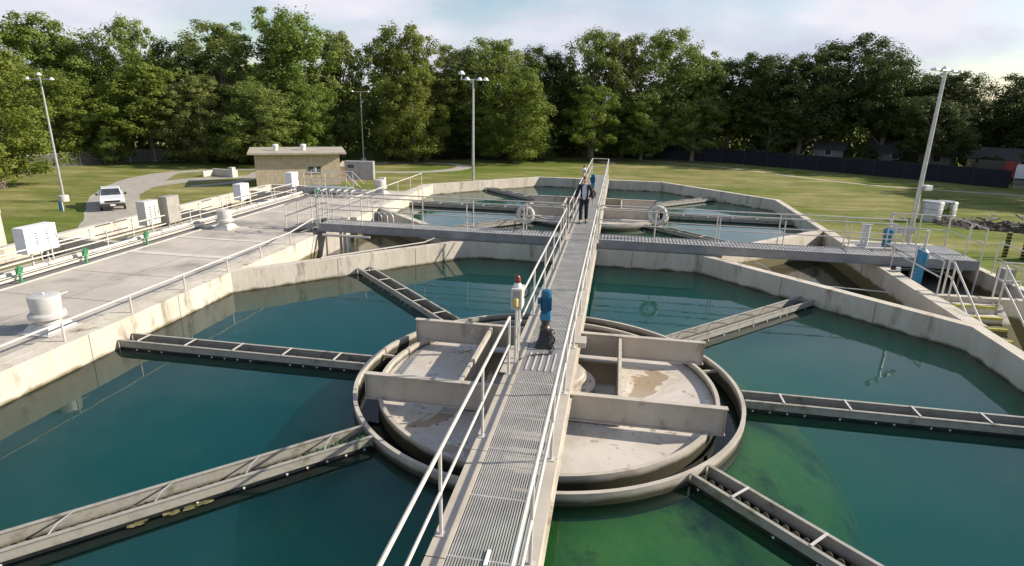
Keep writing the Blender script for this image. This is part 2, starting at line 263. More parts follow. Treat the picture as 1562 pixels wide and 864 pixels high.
# ------------------------------------------------------------------ mesh builder
class MB:
    def __init__(s): s.v = []; s.f = []; s.sm = []
    def add(s, vs, fs, smooth=False):
        o = len(s.v); s.v += [tuple(p) for p in vs]; s.f += [tuple(i + o for i in f) for f in fs]; s.sm += [smooth] * len(fs); return s
    def box(s, x0, x1, y0, y1, z0, z1):
        vs = [(x, y, z) for z in (z0, z1) for y in (y0, y1) for x in (x0, x1)]
        return s.add(vs, [(0, 2, 3, 1), (4, 5, 7, 6), (0, 1, 5, 4), (2, 6, 7, 3), (0, 4, 6, 2), (1, 3, 7, 5)])
    def bar(s, p, q, w, h, up=(0, 0, 1)):       # rectangular bar p->q, width w sideways, height h along up, centred
        p = Vector(p); q = Vector(q); d = (q - p).normalized(); upv = Vector(up)
        sd = d.cross(upv)
        if sd.length < 1e-4: sd = d.cross(Vector((1, 0, 0)))
        sd.normalize(); un = sd.cross(d).normalized()
        vs = []
        for c in (p, q):
            for a, b_ in ((-1, -1), (1, -1), (1, 1), (-1, 1)): vs.append(c + sd * a * w / 2 + un * b_ * h / 2)
        return s.add(vs, [(0, 1, 2, 3)[::-1], (4, 5, 6, 7), (0, 4, 5, 1)[::-1], (1, 5, 6, 2)[::-1], (2, 6, 7, 3)[::-1], (3, 7, 4, 0)[::-1]])
    def tube(s, pts, r, n=8, r2=None, cap=True):
        pts = [Vector(p) for p in pts]; k = len(pts); rings = []
        prev = None
        for i, p in enumerate(pts):
            d = (pts[min(i + 1, k - 1)] - pts[max(i - 1, 0)]).normalized()
            a = Vector((0, 0, 1)) if abs(d.z) < 0.9 else Vector((1, 0, 0))
            if prev is not None: x = (prev - d * prev.dot(d)).normalized()
            else: x = a.cross(d).normalized()
            prev = x; y = d.cross(x)
            rad = r if r2 is None else r + (r2 - r) * i / (k - 1)
            if isinstance(r, (list, tuple)): rad = r[i]
            rings.append([p + (x * cos(2 * pi * j / n) + y * sin(2 * pi * j / n)) * rad for j in range(n)])
        vs = [q for g in rings for q in g]; fs = []
        for i in range(k - 1):
            for j in range(n):
                a = i * n + j; b_ = i * n + (j + 1) % n; fs.append((a, b_, b_ + n, a + n))
        s.add(vs, fs, True)
        if cap:
            o = len(s.v) - len(vs)
            s.f.append(tuple(o + j for j in range(n))[::-1]); s.sm.append(False)
            s.f.append(tuple(o + (k - 1) * n + j for j in range(n))); s.sm.append(False)
        return s
    def lathe(s, prof, n=24, c=(0, 0, 0), smooth=True, closed=False):   # prof: (r,z) list
        vs = []; k = len(prof)
        for r, z in prof:
            for j in range(n): vs.append((c[0] + r * cos(2 * pi * j / n), c[1] + r * sin(2 * pi * j / n), c[2] + z))
        fs = []
        for i in range(k if closed else k - 1):
            i2 = (i + 1) % k
            for j in range(n):
                fs.append((i * n + j, i * n + (j + 1) % n, i2 * n + (j + 1) % n, i2 * n + j))
        return s.add(vs, fs, smooth)
    def prism(s, poly, z0, z1):
        n = len(poly); vs = [(x, y, z0) for x, y in poly] + [(x, y, z1) for x, y in poly]
        return s.add(vs, [tuple(range(n))[::-1], tuple(range(n, 2 * n))] + [(i, (i + 1) % n, (i + 1) % n + n, i + n) for i in range(n)])
    def sheet(s, poly, z):
        return s.add([(x, y, z) for x, y in poly], [tuple(range(len(poly)))])
    def torus(s, R, r, n=24, k=8, M4=None):
        vs = []
        for i in range(n):
            a = 2 * pi * i / n
            for j in range(k):
                b_ = 2 * pi * j / k; p = Vector(((R + r * cos(b_)) * cos(a), (R + r * cos(b_)) * sin(a), r * sin(b_)))
                vs.append(M4 @ p if M4 else p)
        fs = [(i * k + j, ((i + 1) % n) * k + j, ((i + 1) % n) * k + (j + 1) % k, i * k + (j + 1) % k) for i in range(n) for j in range(k)]
        return s.add(vs, fs, True)
    def build(s, name, m, parent=None, bevel=0.0, up=False):
        me = bpy.data.meshes.new(name); me.from_pydata(s.v, [], s.f); me.update()
        me.polygons.foreach_set('use_smooth', s.sm)
        if isinstance(m, str): m = M[m]
        me.materials.append(m)
        bm = bmesh.new(); bm.from_mesh(me); bmesh.ops.recalc_face_normals(bm, faces=bm.faces)
        if up:
            fl = [f for f in bm.faces if f.normal.z < 0]
            if fl: bmesh.ops.reverse_faces(bm, faces=fl)
        bm.to_mesh(me); bm.free()
        if any(s.sm): me.set_sharp_from_angle(angle=radians(38))
        o = bpy.data.objects.new(name, me); COL.objects.link(o)
        if parent is not None: o.parent = parent
        if bevel:
            md = o.modifiers.new('bevel', 'BEVEL'); md.width = bevel; md.segments = 2; md.limit_method = 'ANGLE'
        return o
def leafcloud(nq, fn, s0, s1, seed, up=0.3):
    rnd = random.Random(seed); b_ = MB()
    for _ in range(nq):
        p, nrm = fn(rnd); s_ = rnd.uniform(s0, s1)
        n_ = (nrm + Vector((rnd.gauss(0, .6), rnd.gauss(0, .6), rnd.gauss(0, .6) + up))).normalized()
        a = n_.orthogonal().normalized(); a = Matrix.Rotation(rnd.uniform(0, 6.28), 3, n_) @ a; c = n_.cross(a)
        b_.add([p - a * s_, p - c * s_ * .6, p + a * s_, p + c * s_ * .6], [(0, 1, 2, 3)])
    return b_
def thing(name, label, cat, loc, rz=RZ, group=None):
    o = bpy.data.objects.new(name, None); COL.objects.link(o); o.location = loc; o.rotation_euler = (0, 0, rz); o.empty_display_size = 0.2
    o['label'] = label; o['category'] = cat
    if group: o['group'] = group
    return o
def tag(o, label, cat, group=None, kind=None):
    o['label'] = label; o['category'] = cat
    if group: o['group'] = group
    if kind: o['kind'] = kind
    return o
def struct(o, loc=(0, 0, 0), rz=0.0, kind='structure'):
    o['kind'] = kind; o.location = loc; o.rotation_euler = (0, 0, rz); return o
def copy_tree(o, parent=None, label=None):
    c = o.copy(); COL.objects.link(c); c.parent = parent
    if label: c['label'] = label
    for ch in list(o.children): copy_tree(ch, c)
    return c

# ================================================================== ground
struct(MB().sheet([(-600, -120), (600, -120), (600, 900), (-600, 900)], G).build('ground', 'grass'))
def strip(pts, ws, z):
    b = MB(); L = []
    n = len(pts)
    # smooth the polyline
    P = []; Wd = []
    for i in range(n - 1):
        p0 = pts[max(i - 1, 0)]; p1 = pts[i]; p2 = pts[i + 1]; p3 = pts[min(i + 2, n - 1)]
        for k in range(8):
            t_ = k / 8
            P.append(tuple(0.5 * (2 * p1[a] + (p2[a] - p0[a]) * t_ + (2 * p0[a] - 5 * p1[a] + 4 * p2[a] - p3[a]) * t_ ** 2 + (3 * p1[a] - p0[a] - 3 * p2[a] + p3[a]) * t_ ** 3) for a in (0, 1)))
            Wd.append(ws[i] * (1 - t_) + ws[i + 1] * t_)
    P.append(pts[-1]); Wd.append(ws[-1])
    vs = []
    for i, p in enumerate(P):
        a = P[max(i - 1, 0)]; c = P[min(i + 1, len(P) - 1)]; dx_, dy_ = c[0] - a[0], c[1] - a[1]; l = hypot(dx_, dy_) or 1
        w = Wd[i] / 2; j1 = random.uniform(-.12, .12); j2 = random.uniform(-.12, .12)
        vs += [(p[0] - dy_ / l * (w + j1), p[1] + dx_ / l * (w + j1), z), (p[0] + dy_ / l * (w + j2), p[1] - dx_ / l * (w + j2), z)]
    return b.add(vs, [(2 * i, 2 * i + 1, 2 * i + 3, 2 * i + 2) for i in range(len(P) - 1)])
struct(strip([(-24, 30), (-31.5, 46.5), (-37.2, 55.5), (-41.8, 62.8), (-44.6, 70), (-46.6, 77), (-46.8, 83), (-42, 88), (-36, 89.5)], [5, 5.2, 4.6, 4.4, 5.2, 5, 2.6, 2.2, 2.2], G + .012).build('gravel_road', 'gravel'))
struct(strip([(-44, 70), (-41.5, 75.5), (-38, 79.6), (-33, 81.6), (-27, 82.5)], [4, 3.2, 2.4, 2.2, 2.2], G + .008).build('gravel_path', 'gravel'))
struct(strip([(-38.2, 71), (-35.4, 74.5), (-34.2, 79)], [1.5, 1.5, 1.5], G + .006).build('concrete_path', 'gravel'))
struct(strip([(-29, 88.5), (-22, 88.8), (-14, 90.3), (-9.2, 94.5), (-8.3, 99.5), (-11.5, 103), (-17, 103), (-24, 101), (-30, 100)], [1.8, 1.8, 2, 2.6, 2.4, 1.6, 1.4, 1.3, 1.3], G + .010).build('loop_path', 'gravel'))
struct(strip([(12, 121), (19, 119), (26, 116), (36, 107.5), (49, 88), (66, 78.5), (85, 68)], [1.2, 3.2, 1.6, 1.2, 1.2, 1.5, 1.6], G + .010).build('field_path', 'path'))
struct(strip([(-24, 112), (-16, 114), (-6, 117), (4, 121)], [7, 12, 12, 6], G + .014).build('leaf_strewn_bank', 'lawnlitter'))

# ================================================================== basins
AP, HS = 9.4, 9.4 * math.tan(pi / 8)
TH = 0.28
def octpts(a):
    h = a * math.tan(pi / 8)
    return [(a, h), (h, a), (-h, a), (-a, h), (-a, -h), (-h, -a), (h, -a), (a, -h)]
V2 = 18.8 + TH      # second tank centre; the tanks share one wall
def basin(v0, label, skip=()):
    t = thing('clarifier_basin', label, 'concrete tank', wv(0, v0, G), RZ, 'two octagonal clarifier basins')
    inn = octpts(AP); outp = octpts(AP + TH)
    for i in range(8):
        if i in skip: continue
        a, b_ = inn[i], inn[(i + 1) % 8]; c, d = outp[(i + 1) % 8], outp[i]
        MB().prism([a, b_, c, d], 0.0, WT - G).build('wall', 'wall', t)
    for i in range(8):
        if i in skip: continue
        a, b_ = Vector(inn[i]), Vector(inn[(i + 1) % 8]); nrm = -((a + b_) / 2).normalized()
        for f_ in (.27, .61):
            p = a + (b_ - a) * (f_ + .03 * sin(i * 3.1)) + nrm * .0015
            MB().bar((p.x, p.y, 4.4), (p.x, p.y, WT - G - .01), .016, .004, up=(nrm.x, nrm.y, 0)).build('form_joint', 'deckdark', t)
    MB().prism(octpts(AP + TH / 2), -0.3, 0.9).build('tank_floor', 'tankfloor', t)
    # sloping skirt under the ring, algae on the sunward arc, shade painted on the rest
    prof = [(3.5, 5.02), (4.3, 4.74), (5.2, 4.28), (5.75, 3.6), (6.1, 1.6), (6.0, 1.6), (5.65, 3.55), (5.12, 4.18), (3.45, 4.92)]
    for a0, a1, mm_ in ((-97, 62, 'green_algae'), (62, 263, 'shadeskirt')):
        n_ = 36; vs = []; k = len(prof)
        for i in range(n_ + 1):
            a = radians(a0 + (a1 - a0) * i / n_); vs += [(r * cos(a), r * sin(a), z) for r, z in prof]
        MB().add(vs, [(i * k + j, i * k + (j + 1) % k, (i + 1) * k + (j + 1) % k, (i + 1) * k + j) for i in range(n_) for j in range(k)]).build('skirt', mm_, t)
    return t
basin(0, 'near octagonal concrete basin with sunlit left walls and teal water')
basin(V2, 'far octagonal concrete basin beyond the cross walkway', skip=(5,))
def water_ring(v0):
    n = 64; vs = []
    for k in range(n):
        a = 2 * pi * k / n; sec = round(a / (pi / 4)) * pi / 4; r = (AP + 0.08) / cos(a - sec)
        for (rr_, z) in ((r, 0.0), (3.65, 0.0), (3.65, -4.2), (r, -4.2)): vs.append((rr_ * cos(a), rr_ * sin(a), z))
    fs = []
    for k in range(n):
        for j in range(4):
            fs.append((k * 4 + j, k * 4 + (j + 1) % 4, ((k + 1) % n) * 4 + (j + 1) % 4, ((k + 1) % n) * 4 + j))
    return struct(MB().add(vs, fs).build('water', 'water'), wv(0, v0, 0), RZ)
water_ring(0); water_ring(V2)

# corner basins between the octagons
def corner(label, pts, z, floor_z, matw='murky'):
    pass
cb = thing('side_wall', 'straight concrete wall closing the corner basins on the right', 'concrete wall', wv(AP, 0, G), RZ)
MB().box(0.004, TH + .12, HS + .12, V2 - HS - .12, 0, WT - G - .003).build('wall', 'wall', cb)
for sx in (-1, 1):
    poly = [(sx * AP, HS + .3), (sx * (HS + .3), AP), (sx * (HS + .3), AP + TH), (sx * AP, V2 - HS - .3)]
    if sx < 0: poly = poly[::-1]
    struct(MB().sheet(poly, -0.32 if sx < 0 else -0.4).build('corner_water', 'murky' if sx < 0 else 'murkydark', up=True), wv(0, 0, 0), RZ)
# churned foam where an inlet boils in the left corner basin
fm = MB()
for k in range(60):
    a = random.uniform(0, 2 * pi); r = random.gauss(0, .35); s_ = random.uniform(.03, .11)
    fm.lathe([(s_, 0), (s_ * .7, s_ * .25), (0.002, s_ * .35)], 7, (r * cos(a), r * .7 * sin(a), 0))
struct(fm.build('foam', 'foam'), wv(-6.9, 8.7, -.318), RZ, 'stuff')
sc_ = MB()
for k in range(120):
    u, v = random.uniform(5.8, 9.2), random.uniform(7.0, 9.2)
    if u + v < 14.2: continue
    s_ = random.uniform(.03, .14)
    n_ = 6; ph = random.random() * 6
    sc_.add([(u + s_ * random.uniform(.5, 1.3) * cos(ph + i * pi / 3), v + s_ * random.uniform(.4, 1) * sin(ph + i * pi / 3), random.uniform(0, .004)) for i in range(n_)], [tuple(range(n_))])
struct(sc_.build('scum', mat('scum', (0.20, 0.19, 0.09), (0.42, 0.40, 0.30), 5, 0.8)), wv(0, 0, -.393), RZ, 'stuff')

# ================================================================== ring launder with centre well
def ring_assembly(v0, label, near):
    t = thing('launder_ring', label, 'launder ring', wv(0, v0, 0), RZ, 'round launders in the two basins')
    n = 96 if near else 64
    MB().lathe([(3.69, -.62), (3.69, .20), (3.62, .20), (3.62, -.62)], n, closed=True).build('outer_wall', 'ringsteel', t)
    MB().lathe([(3.25, -.75), (3.25, .185), (3.18, .185), (3.18, -.75)], n, closed=True).build('inner_wall', 'ringsteel', t)
    MB().lathe([(3.64, -.55), (3.24, -.55)], n).build('channel_floor', 'blackwet', t)
    MB().lathe([(3.64, -.13), (3.24, -.13)], n).build('channel_water', 'chanwater', t, up=True)
    for s in (-1, 1):
        v = s * 1.43; b_ = MB()
        b_.box(-3.12, 3.12, v - .008, v + .008, .16, .615)
        b_.box(-3.15, 3.15, v - .06, v + .06, .615, .635).box(-3.15, 3.15, v - .06, v + .06, .14, .16)
        b_.box(-3.13, -3.12, v - .055, v + .055, .16, .615).box(3.12, 3.13, v - .055, v + .055, .16, .615)
        b_.build('channel_beam', 'tan', t)
        MB().box(s * 1.4 - .03, s * 1.4 + .03, -1.36, 1.36, .05, .60).build('cross_plate', 'tan', t)
    # short spacers over the channel
    for a in (172, 20):
        c, s_ = cos(radians(a)), sin(radians(a))
        MB().bar((3.24 * c, 3.24 * s_, .10), (3.63 * c, 3.63 * s_, .10), .05, .05).build('spacer', 'tan', t)
    return t
ring_assembly(0, 'near round steel launder ring full of tan sludge crust', True)
ring_assembly(V2, 'far round steel launder ring behind the cross walkway', False)
for v0 in (0, V2):
    struct(MB().lathe([(3.185, 0.04), (0.0, 0.04)], 96).build('sludge', 'sludge'), wv(0, v0, 0), RZ, 'stuff')
for v0 in (0, V2):
    struct(MB().sheet([(-1.365, -1.36), (1.365, -1.36), (1.365, 1.36), (-1.365, 1.36)], 0.047).build('brown_water', 'brownwater', up=True), wv(0, v0, 0), RZ)
def hub(v0, label):
    t = thing('centre_drive', label, 'drive turntable', wv(.12, v0 - .1, 0), RZ, 'centre drives below the bridge')
    MB().lathe([(0, .12), (.84, .12), (.84, .20), (.80, .23), (0, .23)], 40).build('flange', 'tan', t)
    MB().lathe([(.62, .23), (.62, .30), (.66, .30), (.66, .36), (.62, .36), (.60, .42), (0, .44)], 40).build('housing', 'tan', t)
    MB().tube([(0, 0, .43), (0, 0, .80)], .16, 16).build('column', 'tan', t)
    b_ = MB()
    for k in range(12):
        a = k * pi / 6; b_.tube([(.74 * cos(a), .74 * sin(a), .23), (.74 * cos(a), .74 * sin(a), .262)], .022, 6)
    b_.build('flange_bolts', 'beam', t)
hub(0, 'tan flanged drive turntable under the near half of the bridge'); hub(V2, 'tan drive turntable under the far half of the bridge')

# bits of dry scum and leaves on the crust
fl = MB(); rnd = random.Random(21)
for k in range(170):
    while True:
        u, v = rnd.uniform(-3.1, 3.1), rnd.uniform(-3.1, 3.1)
        if hypot(u, v) < 3.05 and not (abs(u) < 1.45 and abs(v) < 1.45) and abs(abs(v) - 1.43) > .08: break
    if u > -.4 or rnd.random() < .3: continue
    s_ = rnd.uniform(.006, .015); ph = rnd.random() * 6; el = rnd.uniform(1, 2.6)
    fl.add([(u + s_ * el * cos(ph + i * pi / 2.5) * rnd.uniform(.6, 1.2), v + s_ * sin(ph + i * pi / 2.5), .0415 + rnd.uniform(.001, .01)) for i in range(5)], [(0, 1, 2, 3, 4)])
struct(fl.build('floating_debris', 'dirt'), wv(0, 0, 0), RZ, 'stuff')
# ================================================================== radial troughs
def trough(v0, deg, label, tooth, brace='bar', near=True):
    L = AP - 3.70 - .02
    t = thing('weir_trough', label, 'weir trough', wv(3.70 * cos(radians(deg)), v0 + 3.70 * sin(radians(deg)), 0), RZ + radians(deg), 'radial weir troughs')
    w = .195
    for s in (-1, 1):
        b_ = MB().box(0.0, L, s * w - .006, s * w + .006, -.22, .19)
        b_.box(0.0, L, s * w - .028, s * w + .028, .19, .204)
        b_.build('side_plate', 'trough', t)
        # black wetted lower lip with bolts, outside
        MB().box(0.02, L - .02, s * (w + .010) - .004, s * (w + .010) + .004, -.22, .045).build('wetted_skirt', 'blackwet', t)
        for k in range(int(L / .3) if near else 0):
            x_ = .15 + k * .3
            if random.random() < .4: continue
            MB().box(x_ - .014, x_ + .014, s * (w + .018) - .005, s * (w + .018) + .005, .0, .025).build('bolt', 'white', t)
    MB().box(0.0, L, -w + .008, w - .008, -.21, -.20).build('bottom', 'blackwet', t)
    MB().box(0.0, L, -w + .009, w - .009, -.03, -.028).build('trough_water', 'chanwater', t)
    # scalloped weir plate
    b_ = MB(); p = .145; k = 0; y = tooth * .03
    while (k + 1) * p < L:
        x_ = k * p + .02
        pts = [(x_, -.1)] + [(x_ + p * .5 + p * .36 * cos(pi - i * pi / 8), .085 + .07 * sin(i * pi / 8)) for i in range(9)] + [(x_ + p, -.1)]
        n_ = len(pts)
        b_.add([(a, y - .004, z) for a, z in pts] + [(a, y + .004, z) for a, z in pts], [tuple(range(n_)), tuple(range(n_, 2 * n_))[::-1]] + [(i, i + 1, i + 1 + n_, i + n_) for i in range(n_ - 1)])
        k += 1
    b_.build('weir_teeth', 'weir', t)
    nb = 5
    for i in range(nb):
        x_ = L * (i + .6) / nb
        if brace == 'bar': MB().bar((x_, -w, .212), (x_, w, .212), .035, .012).build('brace', 'rail', t)
        else: MB().tube([(x_ - .18, w * tooth * -1, .20), (x_, w * tooth * .2, .23), (x_ + .1, w * tooth, .19)], .012, 6).build('brace', 'beam', t)
    return t
for v0, nm in ((0, 'near'), (V2, 'far')):
    for deg, tooth, br, lab in ((0, -1, 'bar', 'right wall'), (45, -1, 'v', 'back right wall'), (135, -1, 'bar', 'back left wall'), (180, 1, 'bar', 'left wall'), (225, 1, 'v', 'front left wall'), (315, -1, 'bar', 'front right wall')):
        trough(v0, deg, 'steel weir trough from the %s ring to the %s of its basin' % (nm, lab), tooth, br, nm == 'near')

# algae mats along the near left trough
am = MB(); rnd = random.Random(8)
for cx_, n_ in ((2.6, 8), (3.1, 5)):
    for k in range(n_):
        x_, y_ = cx_ + rnd.uniform(-.25, .25), rnd.uniform(.21, .28); r_ = rnd.uniform(.03, .08); ph = rnd.random() * 6
        am.add([(x_ + r_ * rnd.uniform(.7, 1.4) * cos(ph + i * pi / 4), y_ + r_ * rnd.uniform(.5, 1) * sin(ph + i * pi / 4), .006 + rnd.uniform(0, .012)) for i in range(8)], [tuple(range(8))])
struct(am.build('algae_mat', mat('algae_mat', (0.08, 0.085, 0.03), (0.20, 0.18, 0.08), 6, .9), up=True), wv(3.7 * cos(radians(225)), 3.7 * sin(radians(225)), 0), RZ + radians(225), 'stuff')
def algfn(r): return Vector((r.uniform(.05, 1.0) ** 1.3, r.gauss(.02, .05), .10 + r.gauss(0, .03))), Vector((0, 0, 1))
struct(leafcloud(260, algfn, .008, .03, 4).build('green_algae', mat('filament_algae', (0.03, 0.14, 0.04), (0.06, 0.22, 0.06), 9, .8)), wv(3.7 * cos(radians(225)), 3.7 * sin(radians(225)), 0), RZ + radians(225), 'stuff')
# ================================================================== main walkway bridge
VB0, VB1 = -9.9, 28.35
br = thing('walkway_bridge', 'long straight steel grating walkway over both basins', 'bridge', wv(0, 0, DK), RZ)
for x0, x1 in ((-.57, -.36), (.43, .58)):
    b_ = MB(); v = VB0
    while v < VB1:
        b_.box(x0, x1, v, min(v + 1.985, VB1), .0, .022); v += 2.0
    b_.build('edge_plate', 'ledge', br)
    xs = x0 + .03 if x0 < 0 else x1 - .03
    MB().box(xs - .012, xs + .012, VB0, VB1, -.32, -.002).box(xs - .05, xs + .05, VB0, VB1, -.335, -.322).build('stringer', 'tan', br)
b_ = MB(); nb = 27
for i in range(nb):
    x_ = -.352 + (.43 + .352) * (i + .5) / nb
    for (a, c) in ((VB0, -1.35), (.0, VB1)): b_.box(x_ - .0075, x_ + .0075, a, c, -.028, .008)
v = VB0 + .05
while v < VB1:
    if not (-1.35 < v < 0): b_.box(-.355, .428, v - .002, v + .002, -.027, -.018)
    v += .13 if v < 3 else .2
v = VB0 + 1.0
while v < VB1:
    if not (-1.4 < v < .05): b_.box(-.355, .428, v - .012, v + .012, -.03, .0095)
    v += 1.02
b_.build('grating', 'grate', br)
b_ = MB(); v = VB0 + 1.5
while v < VB1: b_.box(-.50, .50, v - .03, v + .03, -.30, -.20); v += 2.6
b_.build('cross_members', 'beam', br)
# solid centre plate with bars
b_ = MB().box(-.355, .428, -1.35, 0, -.02, .006)
b_.build('centre_plate', 'beam', br)
b_ = MB()
for i in range(6): b_.box(-.26 + i * .115, -.235 + i * .115, -1.28, -.5, .006, .02)
b_.build('plate_bars', 'rail', br)
MB().box(.40, .72, .05, .42, -.05, .05).build('bracket', 'tan', br)
MB().box(-.66, -.36, -1.5, -.3, .022, .03).build('step_plate', 'ledge', br)
def rail_run(par, x, vs, gap_end=True, top=1.05, mid=.55, r=.021, name='handrail', m='rail'):
    for v in vs:
        MB().tube([(x, v, .02), (x, v, top)], r, 8).box(x - .05, x + .05, v - .05, v + .05, .022, .034).build('post', m, par)
    a, c = vs[0], vs[-1]
    MB().tube([(x, a, top), (x, c, top)], r * 1.1, 8).build(name, m, par)
    MB().tube([(x, a, mid), (x, c, mid)], r * .95, 8).build('mid_rail', m, par)
def spread(a, b_, d): 
    n = max(1, round((b_ - a) / d)); return [a + (b_ - a) * i / n for i in range(n + 1)]
rail_run(br, -.50, [-9.6, -7.6, -5.57, -3.56, -1.53])
rail_run(br, -.50, spread(-.45, 9.30, 1.95)); rail_run(br, -.50, spread(10.42, 28.1, 1.95))
rail_run(br, .50, spread(-9.6, 9.30, 1.96)); rail_run(br, .50, spread(10.42, 28.1, 1.95))
MB().tube([(-.5, 28.1, 1.05), (.5, 28.1, 1.05)], .023, 8).build('end_rail', 'rail', br)
MB().tube([(-.5, 28.1, .55), (.5, 28.1, .55)], .02, 8).build('end_rail', 'rail', br)
# a pale strip left lying along the grating near the camera
sp = MB().box(-.02, .02, 0, 1.35, 0, .018).build('metal_strip', 'white')
tag(sp, 'narrow pale metal strip lying on the grating at the near end of the bridge', 'metal strip'); sp.location = wv(.06, -7.05, DK + .013); sp.rotation_euler = (0, 0, RZ)

# ================================================================== cross walkway
cr = thing('cross_walkway', 'grey steel walkway crossing between the two basins', 'walkway', wv(0, 9.87, DK), RZ)
U0c, U1c = -9.55, 12.3; hw = .43
for s in (-1, 1):
    for a, c in ((U0c, -.62), (.62, U1c)):
        MB().box(a, c, s * hw - .02, s * hw + .02, -.26, -.002).box(a, c, s * hw - .05, s * hw + .05, -.275, -.262).box(a, c, s * hw - .03, s * hw + .03, .0, .02).build('side_beam', 'beam', cr)
for _s in (-1, 1):
  b_ = MB(); x_ = U0c + .06
  while x_ < U1c:
    if x_ * _s > .66: b_.box(x_ - .035, x_ + .035, -hw + .03, hw - .03, -.03, .004)
    x_ += .115
  for y in (-.28, -.09, .1, .29):
    b_.box(*((U0c, -.64) if _s < 0 else (.64, U1c)), y - .012, y + .012, -.035, .008)
  b_.build('grating', 'grate', cr)
b_ = MB(); x_ = -9.2
while x_ < 12: 
    if abs(x_) > 1: b_.box(x_ - .16, x_ + .16, -hw - .3, -hw - .06, -.30, -.285)
    x_ += 1.45
def xrail(y, us, top=1.04, mids=(.55,)):
    for u in us: MB().tube([(u, y, .0), (u, y, top)], .020, 8).build('post', 'rail', cr)
    MB().tube([(us[0], y, top), (us[-1], y, top)], .022, 8).build('handrail', 'rail', cr)
    for m_ in mids: MB().tube([(us[0], y, m_), (us[-1], y, m_)], .018, 8).build('mid_rail', 'rail', cr)
xrail(-hw, [-9.5, -7.87, -5.95, -3.98, -1.97, -.6]); xrail(hw, [-9.4, -7.8, -5.86, -3.95, -1.99, -.6])
xrail(-hw, [.6, 2.45, 4.5, 6.5, 8.46, 9.75]); xrail(hw, [.6, 2.5, 4.55, 6.55, 8.6, 10.4])
# platform at the right end
MB().box(10.45, 12.3, hw + .05, 1.75, -.06, .0).build('platform', 'beam', cr)
for u, y in ((12.3, 1.75), (12.3, .45), (12.3, -hw), (10.45, 1.75), (11.4, 1.75)):
    MB().tube([(u, y, -1.2), (u, y, 1.04)], .026, 8).build('post', 'rail', cr)
for z in (.55, 1.04):
    MB().tube([(12.3, -hw, z), (12.3, 1.75, z), (10.45, 1.75, z), (10.45, hw, z)], .022, 8).build('handrail', 'rail', cr)

# ================================================================== flat roofed building on the left
UD0, UD1 = -14.0, -9.69
bd = thing('filter_building', 'flat concrete roof deck with a filter gallery along its left side', 'building', wv(0, 0, G), RZ)
H0 = .55 - G
MB().box(UD0 + .02, UD1 - .004, -16, 20.2, 0, H0).build('roof_deck', 'deck', bd)
MB().box(UD1 - .30, UD1 - .002, -16, HS + .05, H0 + .002, H0 + .05).box(UD1 - .30, UD1 - .002, HS + .05, 9.2, H0 + .002, H0 + .05).box(UD1 - .30, UD1 - .002, 12.2, 22.9, H0 + .002, H0 + .05).build('curb', 'wall', bd)
MB().box(UD1, -AP, HS + .1, 9.0, 0, WT - G - .006).build('corner_wall', 'wall', bd); MB().box(UD1, -AP, 12.4, V2 - HS - .1, 0, WT - G - .006).build('corner_wall', 'wall', bd)
MB().box(-14.42, UD0 + .018, -16, 20.2, 0, H0 - .008).build('dark_gutter', 'deckdark', bd)
MB().box(-14.62, -14.422, -16, 20.2, 0, H0 + .03).build('gallery_wall', 'wall', bd)
MB().box(-18.15, -17.9, -16, 20.2, 0, H0 + .03).build('outer_wall', 'wall', bd)
MB().box(-17.9, -14.62, -16, 20.2, 0, H0 - 1.3).build('gallery_floor', 'deckdark', bd)
for v in (-11, -5.2, .6, 6.4, 12.2, 18):
    MB().box(-17.9, -14.62, v - .12, v + .12, H0 - 1.3, H0 + .01).build('cross_wall', 'wall', bd)
MB().box(-16.4, -16.15, -16, 18, H0 - 1.3, H0 - .25).build('gallery_divider', 'wall', bd)
MB().box(-18.15, UD0, 20.2, 20.45, 0, H0 + .02).build('end_wall', 'wall', bd)
# lighter joint strips across the deck
for v, w_ in ((5.4, .07), (7.6, .05), (-6, .05), (12.8, .05)):
    MB().box(UD0 + .04, UD1 - .31, v - w_ * 2, v + w_ * 2, H0 + .001, H0 + .012).build('joint_strip', 'joint', bd)
MB().box(UD0 + .02, UD0 + .10, -16, 20.2, H0 + .001, H0 + .02).build('edge_trim', 'joint', bd)
b_ = MB()
for v in (-3.2, -1.2, 1.1, 3.2, 9.9): b_.box(UD0 + .12, UD1 - .32, v - .008, v + .008, H0 + .001, H0 + .004)
for u in (-11.9,): b_.box(u - .008, u + .008, -16, 20, H0 + .001, H0 + .004)
b_.build('expansion_joints', 'deckdark', bd)
# low railing on the inner curb
lr = thing('low_railing', 'low single pipe railing on the curb above the near basin', 'railing', wv(-9.53, 0, .6), RZ)
for v in (-8.3, -6.5, -4.8, -3.05, -1.30, .44, 2.2, 3.96, 5.6, 7.37): MB().tube([(0, v, 0), (0, v, .40)], .022, 8).build('post', 'rail', lr)
MB().tube([(0, -8.3, .40), (0, 7.37, .40), (0, 9.1, .58)], .022, 8).build('handrail', 'rail', lr)
lr2 = thing('low_railing', 'pipe railing along the deck curb beside the far basin', 'railing', wv(-9.75, 0, .6), RZ)
for v in (12.6, 14.4, 16.3, 18.2, 20.1, 22.0): MB().tube([(0, v, 0), (0, v, .72)], .022, 8).build('post', 'rail', lr2)
MB().tube([(0, 12.6, .72), (0, 22.0, .72)], .022, 8).build('handrail', 'rail', lr2)
